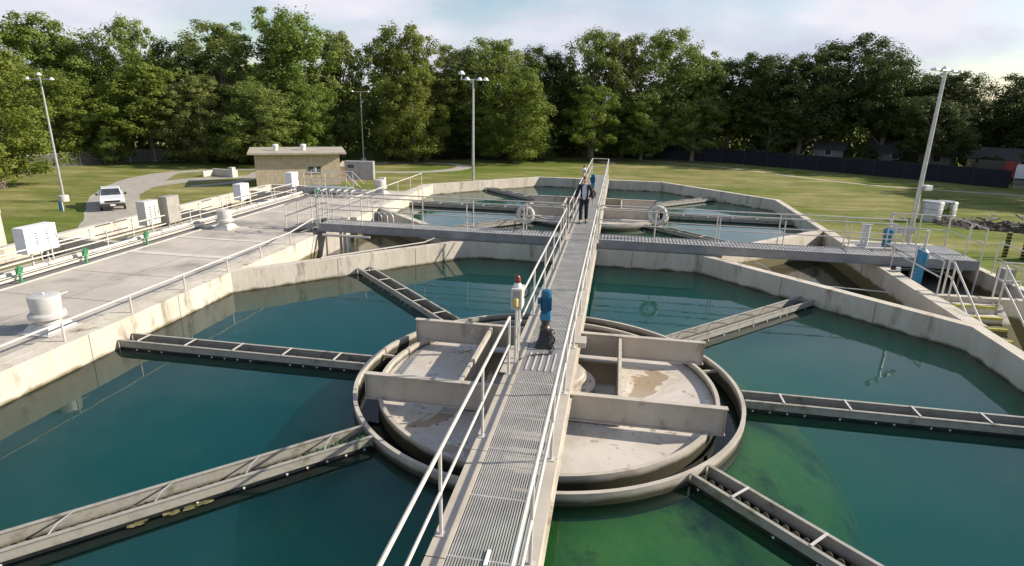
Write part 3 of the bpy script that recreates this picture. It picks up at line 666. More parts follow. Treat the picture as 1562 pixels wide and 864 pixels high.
# gallery railings
for u, lab, v1_ in ((-14.52, 'double pipe railing along the deck side of the filter gallery', 16.8), (-16.27, 'double pipe railing on the divider in the middle of the filter gallery', 17.5)):
    t = thing('gallery_railing', lab, 'railing', wv(u, 0, .58 if u > -15 else .30), RZ, 'railings of the filter gallery')
    for v in spread(-14, v1_, 1.9): MB().tube([(0, v, 0), (0, v, .66)], .022, 8).build('post', 'rail', t)
    for z in (.36, .66): MB().tube([(0, -14, z), (0, v1_, z)], .022, 8).build('handrail', 'rail', t)
# pipe run
pr = thing('pipe_run', 'white pipes and conduits running along the edge of the roof deck', 'pipes', wv(-14.3, 0, .58), RZ)
MB().tube([(-.02, -14, .18), (-.02, 17, .18)], .055, 10).build('main_pipe', 'offwhite', pr)
for x_, z, r in ((.13, .06, .018), (-.14, .09, .02), (.13, .15, .014), (.16, .10, .012)): MB().tube([(x_, -14, z), (x_, 16.5, z)], r, 8).build('conduit', 'rail', pr)
for v in spread(-13, 16, 1.45): MB().tube([(-.02, v - .04, .18), (-.02, v + .04, .18)], .075, 10).box(-.06, .02, v - .02, v + .02, 0, .18).build('coupling', 'galv', pr)
def vert_valve(u, v, lab):
    t = thing('valve_stand', lab, 'valve', wv(u, v, .56), RZ, 'green valve stands by the pipe run')
    MB().tube([(0, 0, 0), (0, 0, .46)], .035, 8).box(-.07, .07, -.07, .07, 0, .02).build('stem', 'green', t)
    MB().box(-.04, .04, -.07, .07, .24, .40).build('valve_body', 'green', t)
    MB().torus(.055, .008, 14, 6, Matrix.Translation((.07, 0, .38)) @ Matrix.Rotation(pi / 2, 4, 'Y')).build('handwheel', 'green', t)
vert_valve(-14.02, 1.85, 'bright green valve stand nearest the left edge of the photo'); vert_valve(-14.0, 3.86, 'bright green valve stand just past the nearest white cabinet')
vert_valve(-14.05, 6.3, 'bright green valve stand beside the grey cabinet pair'); vert_valve(-13.4, 16.8, 'dark green valve stand at the far end of the pipe run')
# electrical cabinets
def cabinet(u, v, w, d, h, z0, m, lab, rz=0, slots=True, legs=2):
    t = thing('electrical_cabinet', lab, 'electrical cabinet', wv(u, v, .58), RZ + rz, 'electrical cabinets along the gallery')
    MB().box(-d / 2, d / 2, -w / 2, w / 2, z0, z0 + h).build('cabinet_body', m, t, bevel=.012)
    if slots:
        b_ = MB()
        for y in (-.16, .18):
            for k in range(6): b_.box(d / 2, d / 2 + .006, w * y - .03, w * y + .03, z0 + h * (.22 + .1 * k), z0 + h * (.26 + .1 * k))
        b_.build('louvres', 'grease', t)
    MB().box(d / 2, d / 2 + .012, w / 2 - .06, w / 2 - .03, z0 + h * .42, z0 + h * .58).build('latch', 'beam', t)
    MB().box(d / 2 + .002, d / 2 + .008, -w / 2 + .03, w / 2 - .03, z0 + .03, z0 + .035).build('door_edge', 'boxgrey', t)
    for k in range(legs):
        y = (-.25 + .5 * k) * w
        MB().tube([(0, y, 0), (0, y, z0)], .028, 8).build('leg', 'rail', t)
    return t
cabinet(-14.7, 3.1, .98, .36, .72, .50, 'white', 'white louvred cabinet nearest the left edge of the photo')
cabinet(-14.75, 7.35, .62, .34, .82, .42, 'offwhite', 'tall grey cabinet left of its darker twin')
cabinet(-14.55, 8.15, .62, .34, .95, .35, 'boxgrey', 'darker grey cabinet with a light bar on top', slots=False)
cabinet(-14.8, 12.8, .62, .36, .68, .45, 'white', 'white louvred cabinet third along the gallery')
cabinet(-14.8, 17.0, .62, .36, .70, .45, 'white', 'white louvred cabinet in front of the pump house')
t = cabinet(-12.25, 19.4, 1.5, .4, .95, .62, 'boxgrey', 'wide grey double door cabinet on legs with a small window', rz=-pi / 2 + .15, slots=False)
MB().box(.2, .212, -.58, -.25, 1.22, 1.40).build('meter_window', 'glass', t); MB().box(.2, .210, -.01, .01, .64, 1.55).build('door_gap', 'beam', t)
t = thing('white_box', 'small white equipment box on a post beside the far roof vent', 'equipment box', wv(-11.1, 19.6, .56), RZ)
MB().box(-.15, .15, -.12, .12, .30, .76).build('box_body', 'offwhite', t, bevel=.01); MB().tube([(0, 0, 0), (0, 0, .3)], .03, 8).build('post', 'rail', t)
# catwalk rail around pipework at the far end of the deck
t = thing('catwalk', 'small steel catwalk with railing over pipes at the far end of the deck', 'catwalk', wv(-13.3, 18.4, .56), RZ)
MB().box(-1.4, .9, -.4, .4, .28, .33).build('platform', 'galv', t)
for x_ in (-1.4, -.25, .9):
    for y in (-.4, .4): MB().tube([(x_, y, 0), (x_, y, 1.1)], .02, 6).build('post', 'rail', t)
for y in (-.4, .4):
    for z in (.7, 1.1): MB().tube([(-1.4, y, z), (.9, y, z), (1.5, y, z - .6)], .02, 6).build('handrail', 'rail', t)
t = thing('pipe_manifold', 'cluster of grey green pipes and valves by the catwalk', 'pipes', wv(-12.7, 17.2, .56), RZ)
for k in range(6):
    x_ = -1.0 + k * .38
    MB().tube([(x_, 0, 0), (x_, 0, .32), (x_, .5, .32)], .05, 8).build('pipe', 'galv', t)
    MB().tube([(x_, .08, .34), (x_, .08, .46)], .03, 8).build('valve', mat('dull_green', (0.10, 0.22, 0.17), (0.14, 0.28, 0.2), 5, .5) if k == 0 else bpy.data.materials['dull_green'], t)
MB().tube([(-1.2, .5, .32), (1.3, .5, .32)], .07, 8).build('header_pipe', 'galv', t)

# roof ventilators
def vent(u, v, s, lab):
    t = thing('roof_ventilator', lab, 'roof vent', wv(u, v, .55), RZ, 'round roof ventilators on the deck')
    MB().add([(-.38 * s, -.42 * s, 0), (.38 * s, -.42 * s, 0), (.38 * s, .42 * s, 0), (-.38 * s, .42 * s, 0), (-.26 * s, -.27 * s, .20 * s), (.26 * s, -.27 * s, .20 * s), (.26 * s, .27 * s, .20 * s), (-.26 * s, .27 * s, .20 * s)],
             [(0, 1, 5, 4), (1, 2, 6, 5), (2, 3, 7, 6), (3, 0, 4, 7), (4, 5, 6, 7)]).box(-.44 * s, .44 * s, -.48 * s, .48 * s, 0, .025).build('curb_base', 'ventmetal', t)
    MB().lathe([(.26 * s, .18 * s), (.26 * s, .30 * s), (.385 * s, .33 * s), (.39 * s, .42 * s), (.33 * s, .47 * s), (.315 * s, .47 * s)], 36).build('skirt', 'ventmetal', t)
    MB().lathe([(.31 * s, .45 * s), (.33 * s, .84 * s), (.325 * s, .865 * s), (.30 * s, .875 * s), (0, .885 * s)], 36).build('cap', 'ventmetal', t)
    MB().tube([(0, 0, .87 * s), (0, 0, .93 * s)], .022 * s, 8).build('lifting_knob', 'white', t)
    MB().tube([(.1 * s, .32 * s, .78 * s), (.13 * s, .52 * s, .80 * s)], .01 * s, 6).build('latch_rod', 'rail', t)
    return t
vent(-10.48, -.72, .88, 'round grey roof ventilator nearest the camera'); vent(-13.25, 9.3, .80, 'middle roof ventilator beside the pipe run'); vent(-10.95, 18.9, .86, 'farthest roof ventilator near the far basin')

# steps up from deck to cross walkway
t = thing('metal_stairs', 'short steel stairs with handrails from the roof deck to the cross walkway', 'stairs', wv(-9.6, 9.87, .55), RZ)
for k in range(3): MB().box(-1.25 + k * .34, -.93 + k * .34, -.42, .42, .06 + k * .10, .09 + k * .10).build('tread', 'beam', t)
for y in (-.43, .43):
    MB().bar((-1.35, y, .0), (-.05, y, .33), .04, .16).build('stringer', 'beam', t)
    for (x_, z0, z1) in ((-1.25, 0, .98), (0, .1, 1.40), (-.2, .1, 1.4)): MB().tube([(x_, y, z0), (x_, y, z1)], .021, 8).build('post', 'rail', t)
    for dz in (0, -.42): MB().tube([(-1.25, y, .98 + dz), (-.2, y, 1.39 + dz), (0, y, 1.39 + dz)], .021, 8).build('handrail', 'rail', t)
# pipes in the left corner basin
t = thing('corner_piping', 'vertical pale pipes and frame below the left end of the cross walkway', 'pipes', wv(-8.9, 9.3, -.9), RZ)
for x_, y, r in ((-.3, -.05, .03), (.0, .5, .05), (.25, .3, .06), (.5, .1, .07), (.85, -.1, .04)): MB().tube([(x_, y, 0), (x_, y, 1.45)], r, 10).build('pipe', 'rail', t)
MB().tube([(-.3, -.3, 1.50), (1.5, -.3, 1.50)], .05, 10).build('header_pipe', 'offwhite', t)
MB().tube([(-.2, -.2, .62), (1.0, -.35, .62)], .04, 10).build('lower_pipe', 'grease', t)
t = thing('basin_pipe', 'thin pipe rail lying along the top of the back left basin wall', 'pipe', wv(-7.2, 6.3, .6), RZ)
MB().tube([(-.5, -.4, .02), (2.0, 2.1, .10), (2.3, 2.3, .22)], .022, 8).build('pipe', 'rail', t); MB().tube([(1, 1.1, 0), (1, 1.1, .07)], .02, 6).build('support', 'rail', t)
t = thing('overflow_pipe', 'bent pale pipe down the wall of the right corner basin', 'pipe', wv(6.2, 9.33, -.3), RZ)
MB().tube([(0, 0, 0), (0, -.02, .55), (-.25, -.02, .72), (-.5, .0, .78)], .035, 10).build('pipe', 'offwhite', t)
t = thing('sample_line', 'thin pipe railing bar above the right corner basin', 'pipe', wv(7.4, 8.2, -.3), RZ)
MB().tube([(0, 0, -.1), (0, 0, .45), (2.0, -.25, .45)], .02, 8).build('pipe', 'offwhite', t)
t = thing('conduit_elbow', 'curved conduits standing on the wall behind the cross walkway', 'conduit', wv(-8.6, 12.2, .35), RZ)
for x_ in (0, .25, .5): MB().tube([(x_, 0, -.2), (x_, 0, .35)] + [(x_ + .18 - .18 * cos(a), 0, .35 + .18 * sin(a)) for a in (.5, 1.1, 1.7, 2.4, 3.1)] + [(x_ + .36, 0, .0)], .028, 8).build('pipe', 'rail', t)

# ================================================================== things at the centre of the bridge
def drive_motor(v, lab):
    t = thing('drive_motor', lab, 'motor', wv(-.06, v, DK + .01), RZ, 'blue drive motors on the bridge'); t.scale = (.84, .84, .97)
    MB().box(-.20, .20, -.30, .12, 0, .03).build('base_plate', 'grease', t)
    MB().add([(-.17, -.28, .03), (.17, -.28, .03), (.17, .06, .03), (-.17, .06, .03), (-.10, -.10, .30), (.10, -.10, .30), (.10, .04, .30), (-.10, .04, .30)], [(0, 1, 5, 4), (1, 2, 6, 5), (2, 3, 7, 6), (3, 0, 4, 7), (4, 5, 6, 7)]).build('chain_guard', 'black', t, bevel=.01)
    MB().lathe([(.13, .03), (.13, .26), (.10, .30), (0, .30)], 20, (.10, 0, 0)).build('gearbox', 'grease', t)
    MB().torus(.11, .022, 18, 6, Matrix.Translation((.13, -.16, .16)) @ Matrix.Rotation(pi / 2, 4, 'X')).build('hose', 'black', t)
    MB().lathe([(.12, .30), (.125, .36), (.09, .40), (.09, .46), (.11, .48), (.11, .52)], 20).build('reducer', 'grease', t)
    MB().box(-.115, .115, -.10, .10, .53, .66).lathe([(.10, .50), (.10, .54)], 16).build('adapter', 'ltblue', t)
    b_ = MB().lathe([(.09, .66), (.105, .68), (.112, .70), (.112, 1.0), (.118, 1.0), (.118, 1.08), (.10, 1.12), (0, 1.13)], 24)
    for k in range(20):
        a = 2 * pi * k / 20; b_.bar((.118 * cos(a), .118 * sin(a), .71), (.118 * cos(a), .118 * sin(a), .98), .007, .02, up=(cos(a), sin(a), 0))
    b_.build('motor_body', 'blue', t)
    MB().box(-.19, -.11, -.05, .05, .84, .95).build('terminal_box', 'blue', t)
drive_motor(-.05, 'blue vertical motor on a dark gearbox at the near centre of the bridge')
drive_motor(V2 + .0, 'blue vertical motor on the bridge behind the walking man')
def control_box(v, lab):
    t = thing('control_box', lab, 'control box', wv(-.46, v, DK), RZ, 'control boxes with beacons on the bridge')
    for y in (-.09, .13): MB().tube([(0, y, 0), (0, y, 1.40)], .022, 8).build('post', 'rail', t)
    MB().box(-.09, .10, -.14, .16, 1.05, 1.42).build('box_body', 'offwhite', t, bevel=.01)
    MB().box(-.055, .065, -.150, -.14, 1.08, 1.38).build('door_panel', 'boxgrey', t)
    MB().lathe([(.045, 0), (.045, .12), (.03, .14), (0, .14)], 14, (.0, -.165, 1.12)).build('amber_cover', 'amber', t)
    MB().lathe([(.075, 1.42), (.075, 1.45), (.055, 1.48), (.05, 1.50)], 16).build('beacon_base', 'white', t)
    MB().lathe([(.052, 1.50), (.058, 1.52), (.05, 1.59), (.03, 1.62), (0, 1.63)], 16).build('beacon_lens', 'red', t)
    MB().tube([(.10, .1, 1.2), (.16, .1, 1.25), (.20, .1, 1.42), (.19, .1, 1.48)], .014, 6).build('conduit', 'black', t)
    MB().tube([(.03, .0, 1.05), (.05, .03, .7), (-.02, -.05, .35), (.05, -.05, .03)], .012, 6).build('cable', 'rail', t)
cb2_ = MB().tube([(-.42, -1.0, .03), (-.3, -.72, .018), (-.1, -.62, .016), (.12, -.55, .016), (.16, -.35, .03), (.1, -.22, .06)], .013, 6).build('cable', 'black')
tag(cb2_, 'black cable snaking over the plate from the control box to the near motor', 'cable'); cb2_.location = wv(0, 0, DK + .014); cb2_.rotation_euler = (0, 0, RZ)
control_box(-1.0, 'grey control box with red beacon by the near motor'); control_box(V2 - .9, 'grey control box with beacon on the far part of the bridge')
# life rings
def life_ring(u, v, z, lab, tilt):
    t = thing('life_ring', lab, 'life ring', wv(u, v, z), RZ, 'white life rings on the cross walkway')
    Mx = Matrix.Rotation(pi / 2 - tilt, 4, 'X')
    MB().torus(.26, .075, 28, 10, Mx).build('float', 'offwhite', t)
    b_ = MB()
    for a in (.78, 2.36, 3.93, 5.5):
        c = Vector((.27 * cos(a), .27 * sin(a), 0)); R_ = Matrix.Translation(c) @ Matrix.Rotation(a, 4, 'Z') @ Matrix.Rotation(pi / 2, 4, 'X')
        b_.torus(.084, .012, 12, 6, Mx @ R_)
    b_.build('strap', 'boxgrey', t)
    MB().tube([Mx @ Vector((.36 * cos(a) * (1 + .05 * sin(5 * a)), .36 * sin(a), .02)) for a in [i * pi / 10 for i in range(21)]], .008, 5).build('rope', 'beam', t)
    MB().tube([(0, .13, -.1), (0, .10, .33)], .014, 6).build('hanger', 'rail', t)
life_ring(2.55, 10.22, 1.72, 'white life ring on the cross walkway right of the bridge', .25)
life_ring(-2.05, 10.40, 1.45, 'white life ring on the cross walkway left of the bridge', .2)

# ================================================================== right hand annex
ax = thing('valve_vault', 'open concrete valve vault beside the right end of the cross walkway', 'concrete vault', wv(0, 0, G), RZ)
hv = .50 - G
MB().box(9.83, 13.0, 6.95, 13.6, 0, hv - .75).build('vault_floor', 'deckdark', ax)
MB().box(9.83, 12.9, 6.75, 6.95, 0, hv).build('front_wall', 'wall', ax)
MB().box(12.7, 12.95, 6.95, 13.6, 0, hv).build('side_wall', 'wall', ax)
MB().box(9.83, 12.95, 13.6, 13.85, 0, hv).build('back_wall', 'wall', ax)
MB().box(9.83, 12.7, 10.4, 13.6, hv - .12, hv + .0).build('slab', 'deckdark', ax)
MB().box(11.35, 11.6, -3, 6.75, 0, .9).build('stair_wall', 'wall', ax)
st = thing('concrete_stairs', 'concrete stairs with yellow nosings and pipe handrails going down by the right wall', 'stairs', wv(10.75, 6.75, 0), RZ)
for k in range(24):
    z = .36 - .2 * k; y = -.32 * k
    MB().box(-.62, .58, y - .32, y, z - .22, z).build('step', 'wall', st)
    MB().box(-.62, .58, y - .325, y - .24, z + .001, z + .008).box(-.62, .58, y - .333, y - .3215, z - .05, z + .008).build('yellow_nosing', 'yellow', st)
MB().add([(.585, 0, .42), (.585, -7.7, -4.5), (.585, -7.7, -5.2), (.585, 0, -5.2), (.80, 0, .42), (.80, -7.7, -4.5), (.80, -7.7, -5.2), (.80, 0, -5.2)], [(0, 1, 2, 3), (4, 7, 6, 5), (0, 4, 5, 1), (1, 5, 6, 2), (2, 6, 7, 3), (3, 7, 4, 0)]).build('side_wall', 'wall', st)
for x_ in (-.55, .70):
    for dz in (0, -.42):
        MB().tube([(x_, .25, 1.45 + dz), (x_, 0, 1.45 + dz), (x_, -7.0, -2.95 + dz)], .026, 8).build('handrail', 'rail', st)
    for k, y in enumerate((.22, -.1, -1.9, -3.8, -5.7)):
        z = 1.45 if y > -.05 else 1.45 + y * 4.4 / 7
        MB().tube([(x_, y, z - 1.05), (x_, y, z)], .026, 8).build('post', 'rail', st)
ar = thing('vault_railing', 'pipe railing on the wall between near basin and valve vault', 'railing', wv(9.80, 0, .6), RZ, 'railings round the valve vault')
for y in (6.45, 8.0, 9.4): MB().tube([(0, y, 0), (0, y, .93)], .022, 8).build('post', 'rail', ar)
for z in (.48, .93): MB().tube([(0, 6.45, z), (0, 9.4, z)], .021, 8).build('handrail', 'rail', ar)
ar = thing('vault_railing', 'pipe railing on the outer right edge of the valve vault', 'railing', wv(12.85, 0, .5), RZ, 'railings round the valve vault')
for y in (6.9, 8.3, 9.7): MB().tube([(0, y, 0), (0, y, 1.0)], .022, 8).build('post', 'rail', ar)
for z in (.5, 1.0): MB().tube([(-1.4, 6.85, z), (0, 6.85, z), (0, 9.7, z)], .021, 8).build('handrail', 'rail', ar)
def actuator(u, v, z0, h, stem, lab):
    t = thing('valve_actuator', lab, 'valve actuator', wv(u, v, z0), RZ, 'blue valve actuators')
    MB().lathe([(.20, 0), (.20, .03), (.10, .05), (.10, .10)], 16).build('foot', 'ltblue', t)
    b_ = MB().box(-.11, .11, -.09, .09, .08, h * .72)
    for k in range(6): b_.box(-.15, -.11, -.05, .05, .15 + k * h * .1, .19 + k * h * .1)
    b_.build('yoke', 'ltblue', t, bevel=.01)
    MB().lathe([(.14, h * .68), (.17, h * .74), (.17, h * .94), (.10, h), (0, h * 1.01)], 20).build('gear_head', 'ltblue', t)
    MB().tube([(.03, 0, h), (.03, 0, h + stem)], .04, 10).tube([(.03, 0, h + stem), (.03, 0, h + stem + .03)], .055, 10).build('stem_cover', 'offwhite', t)
    MB().lathe([(.05, 0), (.05, .12), (0, .12)], 12, (.17, -.05, h * .78)).build('handwheel_boss', 'white', t)
actuator(10.12, 8.35, .22, 1.22, .52, 'tall blue valve actuator with white stem in front of the cross walkway')
actuator(10.75, 12.3, .52, .78, .52, 'shorter blue valve actuator with white stem behind the cross walkway')
t = thing('vent_pipes', 'pair of short white vertical pipes behind the cross walkway', 'pipes', wv(10.15, 12.9, .5), RZ)
for x_ in (0, .16): MB().tube([(x_, 0, 0), (x_, 0, .78)], .065, 12).build('pipe', 'white', t)
MB().box(-.1, .28, -.05, .05, .78, .80).build('cap', 'offwhite', t)
t = thing('floor_pipe', 'white horizontal pipe along the slab behind the cross walkway', 'pipe', wv(9.9, 11.9, .5), RZ)
MB().tube([(0, 0, .10), (2.7, .35, .10)], .06, 10).build('pipe', 'offwhite', t)
for k in range(4): MB().box(.3 + k * .65, .36 + k * .65, -.05 + k * .08, .05 + k * .08, 0, .1).build('support', 'beam', t)
t = thing('sign_panel', 'grey rectangular panel on two posts behind the tall blue actuator', 'panel', wv(11.4, 12.8, .5), RZ)
MB().box(-.42, .42, -.02, .02, .55, .82).build('panel', 'galv', t)
for x_ in (-.3, .3): MB().tube([(x_, .03, 0), (x_, .03, .8)], .025, 8).build('post', 'rail', t)
t = thing('cable_tray', 'dark cables and a white fitting on the vault edge by the tall actuator', 'cables', wv(9.7, 8.9, .62), RZ)
MB().tube([(-.1, 0, .03), (.3, -.1, .06), (.8, .1, .05), (1.5, -.2, .02)], .04, 8).build('cable', 'black', t); MB().tube([(.0, -.1, .05), (.12, -.12, .05)], .07, 10).build('fitting', 'white', t)
t = thing('meter_box', 'small grey box on a post right of the platform', 'equipment box', wv(12.6, 8.6, .0), RZ)
MB().box(-.18, .18, -.15, .15, .3, .95).build('box_body', 'boxgrey', t, bevel=.01); MB().box(-.1, .1, -.16, -.15, .5, .8).build('cover', 'offwhite', t)

# ================================================================== light poles
def pole(x, y, h, lab, arm, heads, rot=0, lean=(0, 0)):
    t = thing('light_pole', lab, 'light pole', (x, y, G), rot, 'tall light poles')
    t.rotation_euler = (lean[0], lean[1], rot)
    MB().lathe([(.45, 0), (.45, .55), (.40, .6), (0, .6)], 12).build('footing', 'joint', t)
    MB().tube([(0, 0, .6), (0, 0, h)], .13, 10, r2=.07).build('mast', 'galv', t)
    MB().tube([(-arm, 0, h), (arm, 0, h)], .045, 8).build('crossarm', 'galv', t)
    for (dx_, dz, big) in heads:
        b_ = MB(); b_.lathe([(.06 * big, .18 * big), (.16 * big, .12 * big), (.30 * big, -.10 * big), (.27 * big, -.14 * big), (0, -.12 * big)], 14, (dx_, -.1, h + dz)); b_.tube([(dx_, 0, h), (dx_, -.05, h + dz)], .03, 6)
        b_.build('lamp_head', 'white', t)
    MB().box(-.10, .10, -.22, -.12, 1.6, 2.0).build('switch_box', 'boxgrey', t)
pole(-44.7, 59.4, 11.5, 'light pole left of the pickup truck on a square pale footing', 1.1, ((-1.0, .05, .75), (1.0, .05, .75), (.0, .45, .8)), .2)
pole(-25.5, 103.3, 11.3, 'slim light pole behind the pump house with a plain crossarm', 1.6, ((-1.3, .05, .8), (1.3, .05, .8)), 0)
pole(-3.12, 46.0, 11.9, 'light pole rising beyond the middle of the far basin', .95, ((-.45, .05, .75), (.45, .05, .75), (.9, .05, .75), (-.85, .45, .85)), .1)
pole(17.6, 26.3, 12.1, 'leaning light pole beside the right end of the cross walkway', 1.25, ((-1.2, .0, .38), (1.15, .0, .38), (-.35, .1, .35), (.42, .0, .35)), .6)
t = thing('camera_unit', 'small white camera fixed low on the right light pole', 'camera', (17.6, 26.3, G + 7.3), .2)
MB().box(.12, .45, -.2, .05, -.10, .12).build('housing', 'white', t, bevel=.02); MB().tube([(0, 0, 0), (.15, -.05, 0)], .03, 6).build('bracket', 'galv', t)
t = thing('marker_post', 'short blue and white post on the grass left of the truck', 'post', (-41.3, 54.3, G), .1)
MB().tube([(0, 0, 0), (0, 0, .85)], .12, 10).build('blue_sleeve', 'blue', t); MB().tube([(.2, 0, 0), (.2, 0, .8)], .04, 8).build('white_rod', 'white', t)

# ================================================================== pickup truck
tk = thing('pickup_truck', 'white pickup truck parked on the gravel road facing the camera', 'truck', (-38.3, 57.0, G), radians(-56))
# x forward, y left, z up; front bumper at x=2.9
def xsec(prof, y0, y1, inset=None):
    b_ = MB(); n = len(prof); vs = [(x_, y0, z) for x_, z in prof] + [(x_, y1, z) for x_, z in prof]
    b_.add(vs, [tuple(range(n)), tuple(range(n, 2 * n))[::-1]] + [(i, (i + 1) % n, (i + 1) % n + n, i + n) for i in range(n)]); return b_
body = xsec([(2.75, .62), (2.85, .80), (2.80, 1.04), (2.6, 1.12), (1.15, 1.24), (-2.85, 1.24), (-2.9, .6), (-2.0, .55), (1.4, .55)], -.98, .98)
body.build('body', 'carpaint', tk, bevel=.06)
cb_ = MB().add([(1.2, -.92, 1.22), (1.2, .92, 1.22), (-1.35, .92, 1.22), (-1.35, -.92, 1.22), (.35, -.74, 1.83), (.35, .74, 1.83), (-1.15, .76, 1.85), (-1.15, -.76, 1.85)],
               [(0, 1, 5, 4), (1, 2, 6, 5), (2, 3, 7, 6), (3, 0, 4, 7), (4, 5, 6, 7)])
cb_.build('cab', 'carpaint', tk, bevel=.05)
MB().add([(1.13, -.80, 1.29), (1.13, .80, 1.29), (.43, .67, 1.79), (.43, -.67, 1.79)], [(0, 1, 2, 3)]).add([(1.17, -.80, 1.29), (1.17, .80, 1.29), (.47, .67, 1.80), (.47, -.67, 1.80)], [(0, 1, 2, 3)]).build('windshield', 'glass', tk)
for s in (-1, 1):
    MB().add([(.95, s * .915, 1.30), (-1.1, s * .915, 1.30), (-1.05, s * .80, 1.76), (.35, s * .795, 1.75)], [(0, 1, 2, 3)]).build('side_window', 'glass', tk)
    MB().box(.95, 1.12, s * 1.14 - .09, s * 1.14 + .09, 1.28, 1.48).box(1.0, 1.06, s * 1.0 - .06, s * 1.0 + .06, 1.32, 1.36).build('wing_mirror', 'black', tk, bevel=.02)
    MB().box(2.74, 2.87, s * .78 - .17, s * .78 + .17, .84, 1.02).build('headlight', 'white', tk, bevel=.02)
    for x_ in (1.85, -1.85):
        w_ = MB().tube([(x_, s * .82, .39), (x_, s * 1.0, .39)], .39, 20).build('wheel', 'black', tk); MB().tube([(x_, s * .99, .39), (x_, s * 1.012, .39)], .23, 16).build('rim', 'galv', w_)
MB().box(2.80, 2.885, -.58, .58, .84, 1.00).build('grille', 'black', tk)
MB().box(2.74, 2.95, -.98, .98, .46, .74).build('bumper', 'grease', tk, bevel=.04)
MB().box(2.95, 2.965, -.2, .2, .53, .68).build('number_plate', 'white', tk)
MB().box(-2.6, -1.45, -.8, .8, 1.2, 1.245).build('cargo_bed', 'black', tk)

# ================================================================== pump house
ph = thing('pump_house', 'low tan brick pump house with flat overhanging roof', 'building', (-30.7, 72.0, G), radians(20.0))
BW, BD_, BH = 9.7, 5.0, 3.75
MB().box(0, BW, 0, BD_, 0, BH).build('wall', 'brick', ph)
rf = MB().add([(-.7, -.8, BH + .02), (BW + .8, -.8, BH + .02), (BW + .8, BD_ + .6, BH + .25), (-.7, BD_ + .6, BH + .25), (-.7, -.8, BH + .22), (BW + .8, -.8, BH + .22), (BW + .8, BD_ + .6, BH + .44), (-.7, BD_ + .6, BH + .44)],
              [(0, 1, 5, 4), (1, 2, 6, 5), (2, 3, 7, 6), (3, 0, 4, 7), (4, 5, 6, 7), (3, 2, 1, 0)]).build('roof', 'roof', ph)
for x_ in (2.4, 5.6):
    MB().lathe([(.26, BH + .3), (.26, BH + .72), (.36, BH + .74), (.36, BH + .98), (.30, BH + 1.04), (0, BH + 1.08)], 18, (x_, 2.2, 0)).build('roof_vent', 'white', rf)
wn = MB().box(5.9, 7.5, -.03, .03, 1.55, 2.35).build('window', 'offwhite', ph)
MB().box(5.97, 6.55, -.045, -.031, 1.62, 2.28).box(6.62, 7.43, -.045, -.031, 1.62, 2.28).build('pane', 'glass', wn)
MB().box(6.70, 6.92, -.05, -.046, 1.65, 2.2).build('pane_cover', 'white', wn)
MB().box(5.8, 7.6, -.08, .0, 1.47, 1.545).build('sill', 'joint', ph)
dr = MB().box(-.03, .02, 3.0, 4.0, 0, 2.15).build('door', 'door', ph); MB().box(-.07, -.03, 3.1, 3.16, 1.0, 1.1).build('handle', 'galv', dr)
MB().box(-.12, -.0, 1.2, 1.5, 1.7, 2.1).build('meter', 'boxgrey', ph)
t = thing('outfall_headwall', 'small pale concrete headwall with steps left of the pump house', 'concrete structure', (-38.5, 80.8, G), radians(-20))
MB().box(-2.2, 1.8, 0, .3, 0, .9).build('back_wall', 'joint', t); MB().box(-2.2, -1.9, -1.8, 0, 0, .7).build('wing_wall', 'joint', t); MB().box(1.2, 1.8, -.6, 0, 0, 1.3).build('pier', 'joint', t)
t = thing('apron_slab', 'pale concrete apron beside the pump house', 'concrete slab', (-34.5, 80.0, G), radians(12))
MB().box(-1, 4.0, -1.2, 5.0, .0, .12).build('slab', 'gravel', t)
t = thing('small_shed', 'low grey roofed shed right of the pump house', 'shed', (-21.5, 79.5, G), .2)
MB().box(-1.3, 1.3, -1, 1, 0, 1.9).build('wall', 'brick', t)
MB().add([(-1.5, -1.2, 1.9), (1.5, -1.2, 1.9), (1.5, 1.2, 1.9), (-1.5, 1.2, 1.9), (-.9, 0, 2.5), (.9, 0, 2.5)], [(0, 1, 5, 4), (1, 2, 5), (2, 3, 4, 5), (3, 0, 4)]).build('roof', 'roof', t)
t = thing('storage_tank', 'pale round storage tank cut by the left edge of the photo', 'tank', (-36.5, 37.0, G), 0)
MB().lathe([(3.3, 0), (3.4, .2), (3.4, 2.9), (3.2, 3.1), (0, 3.6)], 48).build('shell', 'joint', t)
MB().lathe([(3.45, 2.8), (3.45, 2.95), (3.4, 2.95)], 48).build('rim', 'offwhite', t)

# ================================================================== things in the field on the right
def drum(x, y, r, h, lab):
    t = thing('storage_drum', lab, 'storage tank', (x, y, G), 0, 'two pale drums on the grass')
    MB().lathe([(r, 0), (r, h), (r * .96, h + .06), (0, h + .08)], 28).build('shell', 'galv', t)
    b_ = MB()
    for z in (h * .3, h * .65, h - .05): b_.lathe([(r + .005, z), (r + .03, z + .03), (r + .005, z + .06)], 28)
    b_.build('hoops', 'boxgrey', t)
drum(41.0, 58.9, .95, 1.9, 'left pale metal drum on the grass beyond the right light pole')
drum(42.9, 59.6, .90, 1.8, 'right pale metal drum half covered by a vine')
def vinefn(r):
    a = r.uniform(3.6, 5.2); z = r.uniform(0, 1.95) ; return Vector((.96 * cos(a), .96 * sin(a), z)), Vector((cos(a), sin(a), 0))
v_ = leafcloud(350, vinefn, .05, .13, 5).build('vine', 'leaf0'); tag(v_, 'green vine climbing the right pale drum', 'vine'); v_.location = (42.3, 59.3, G)
db = MB(); rnd = random.Random(3)
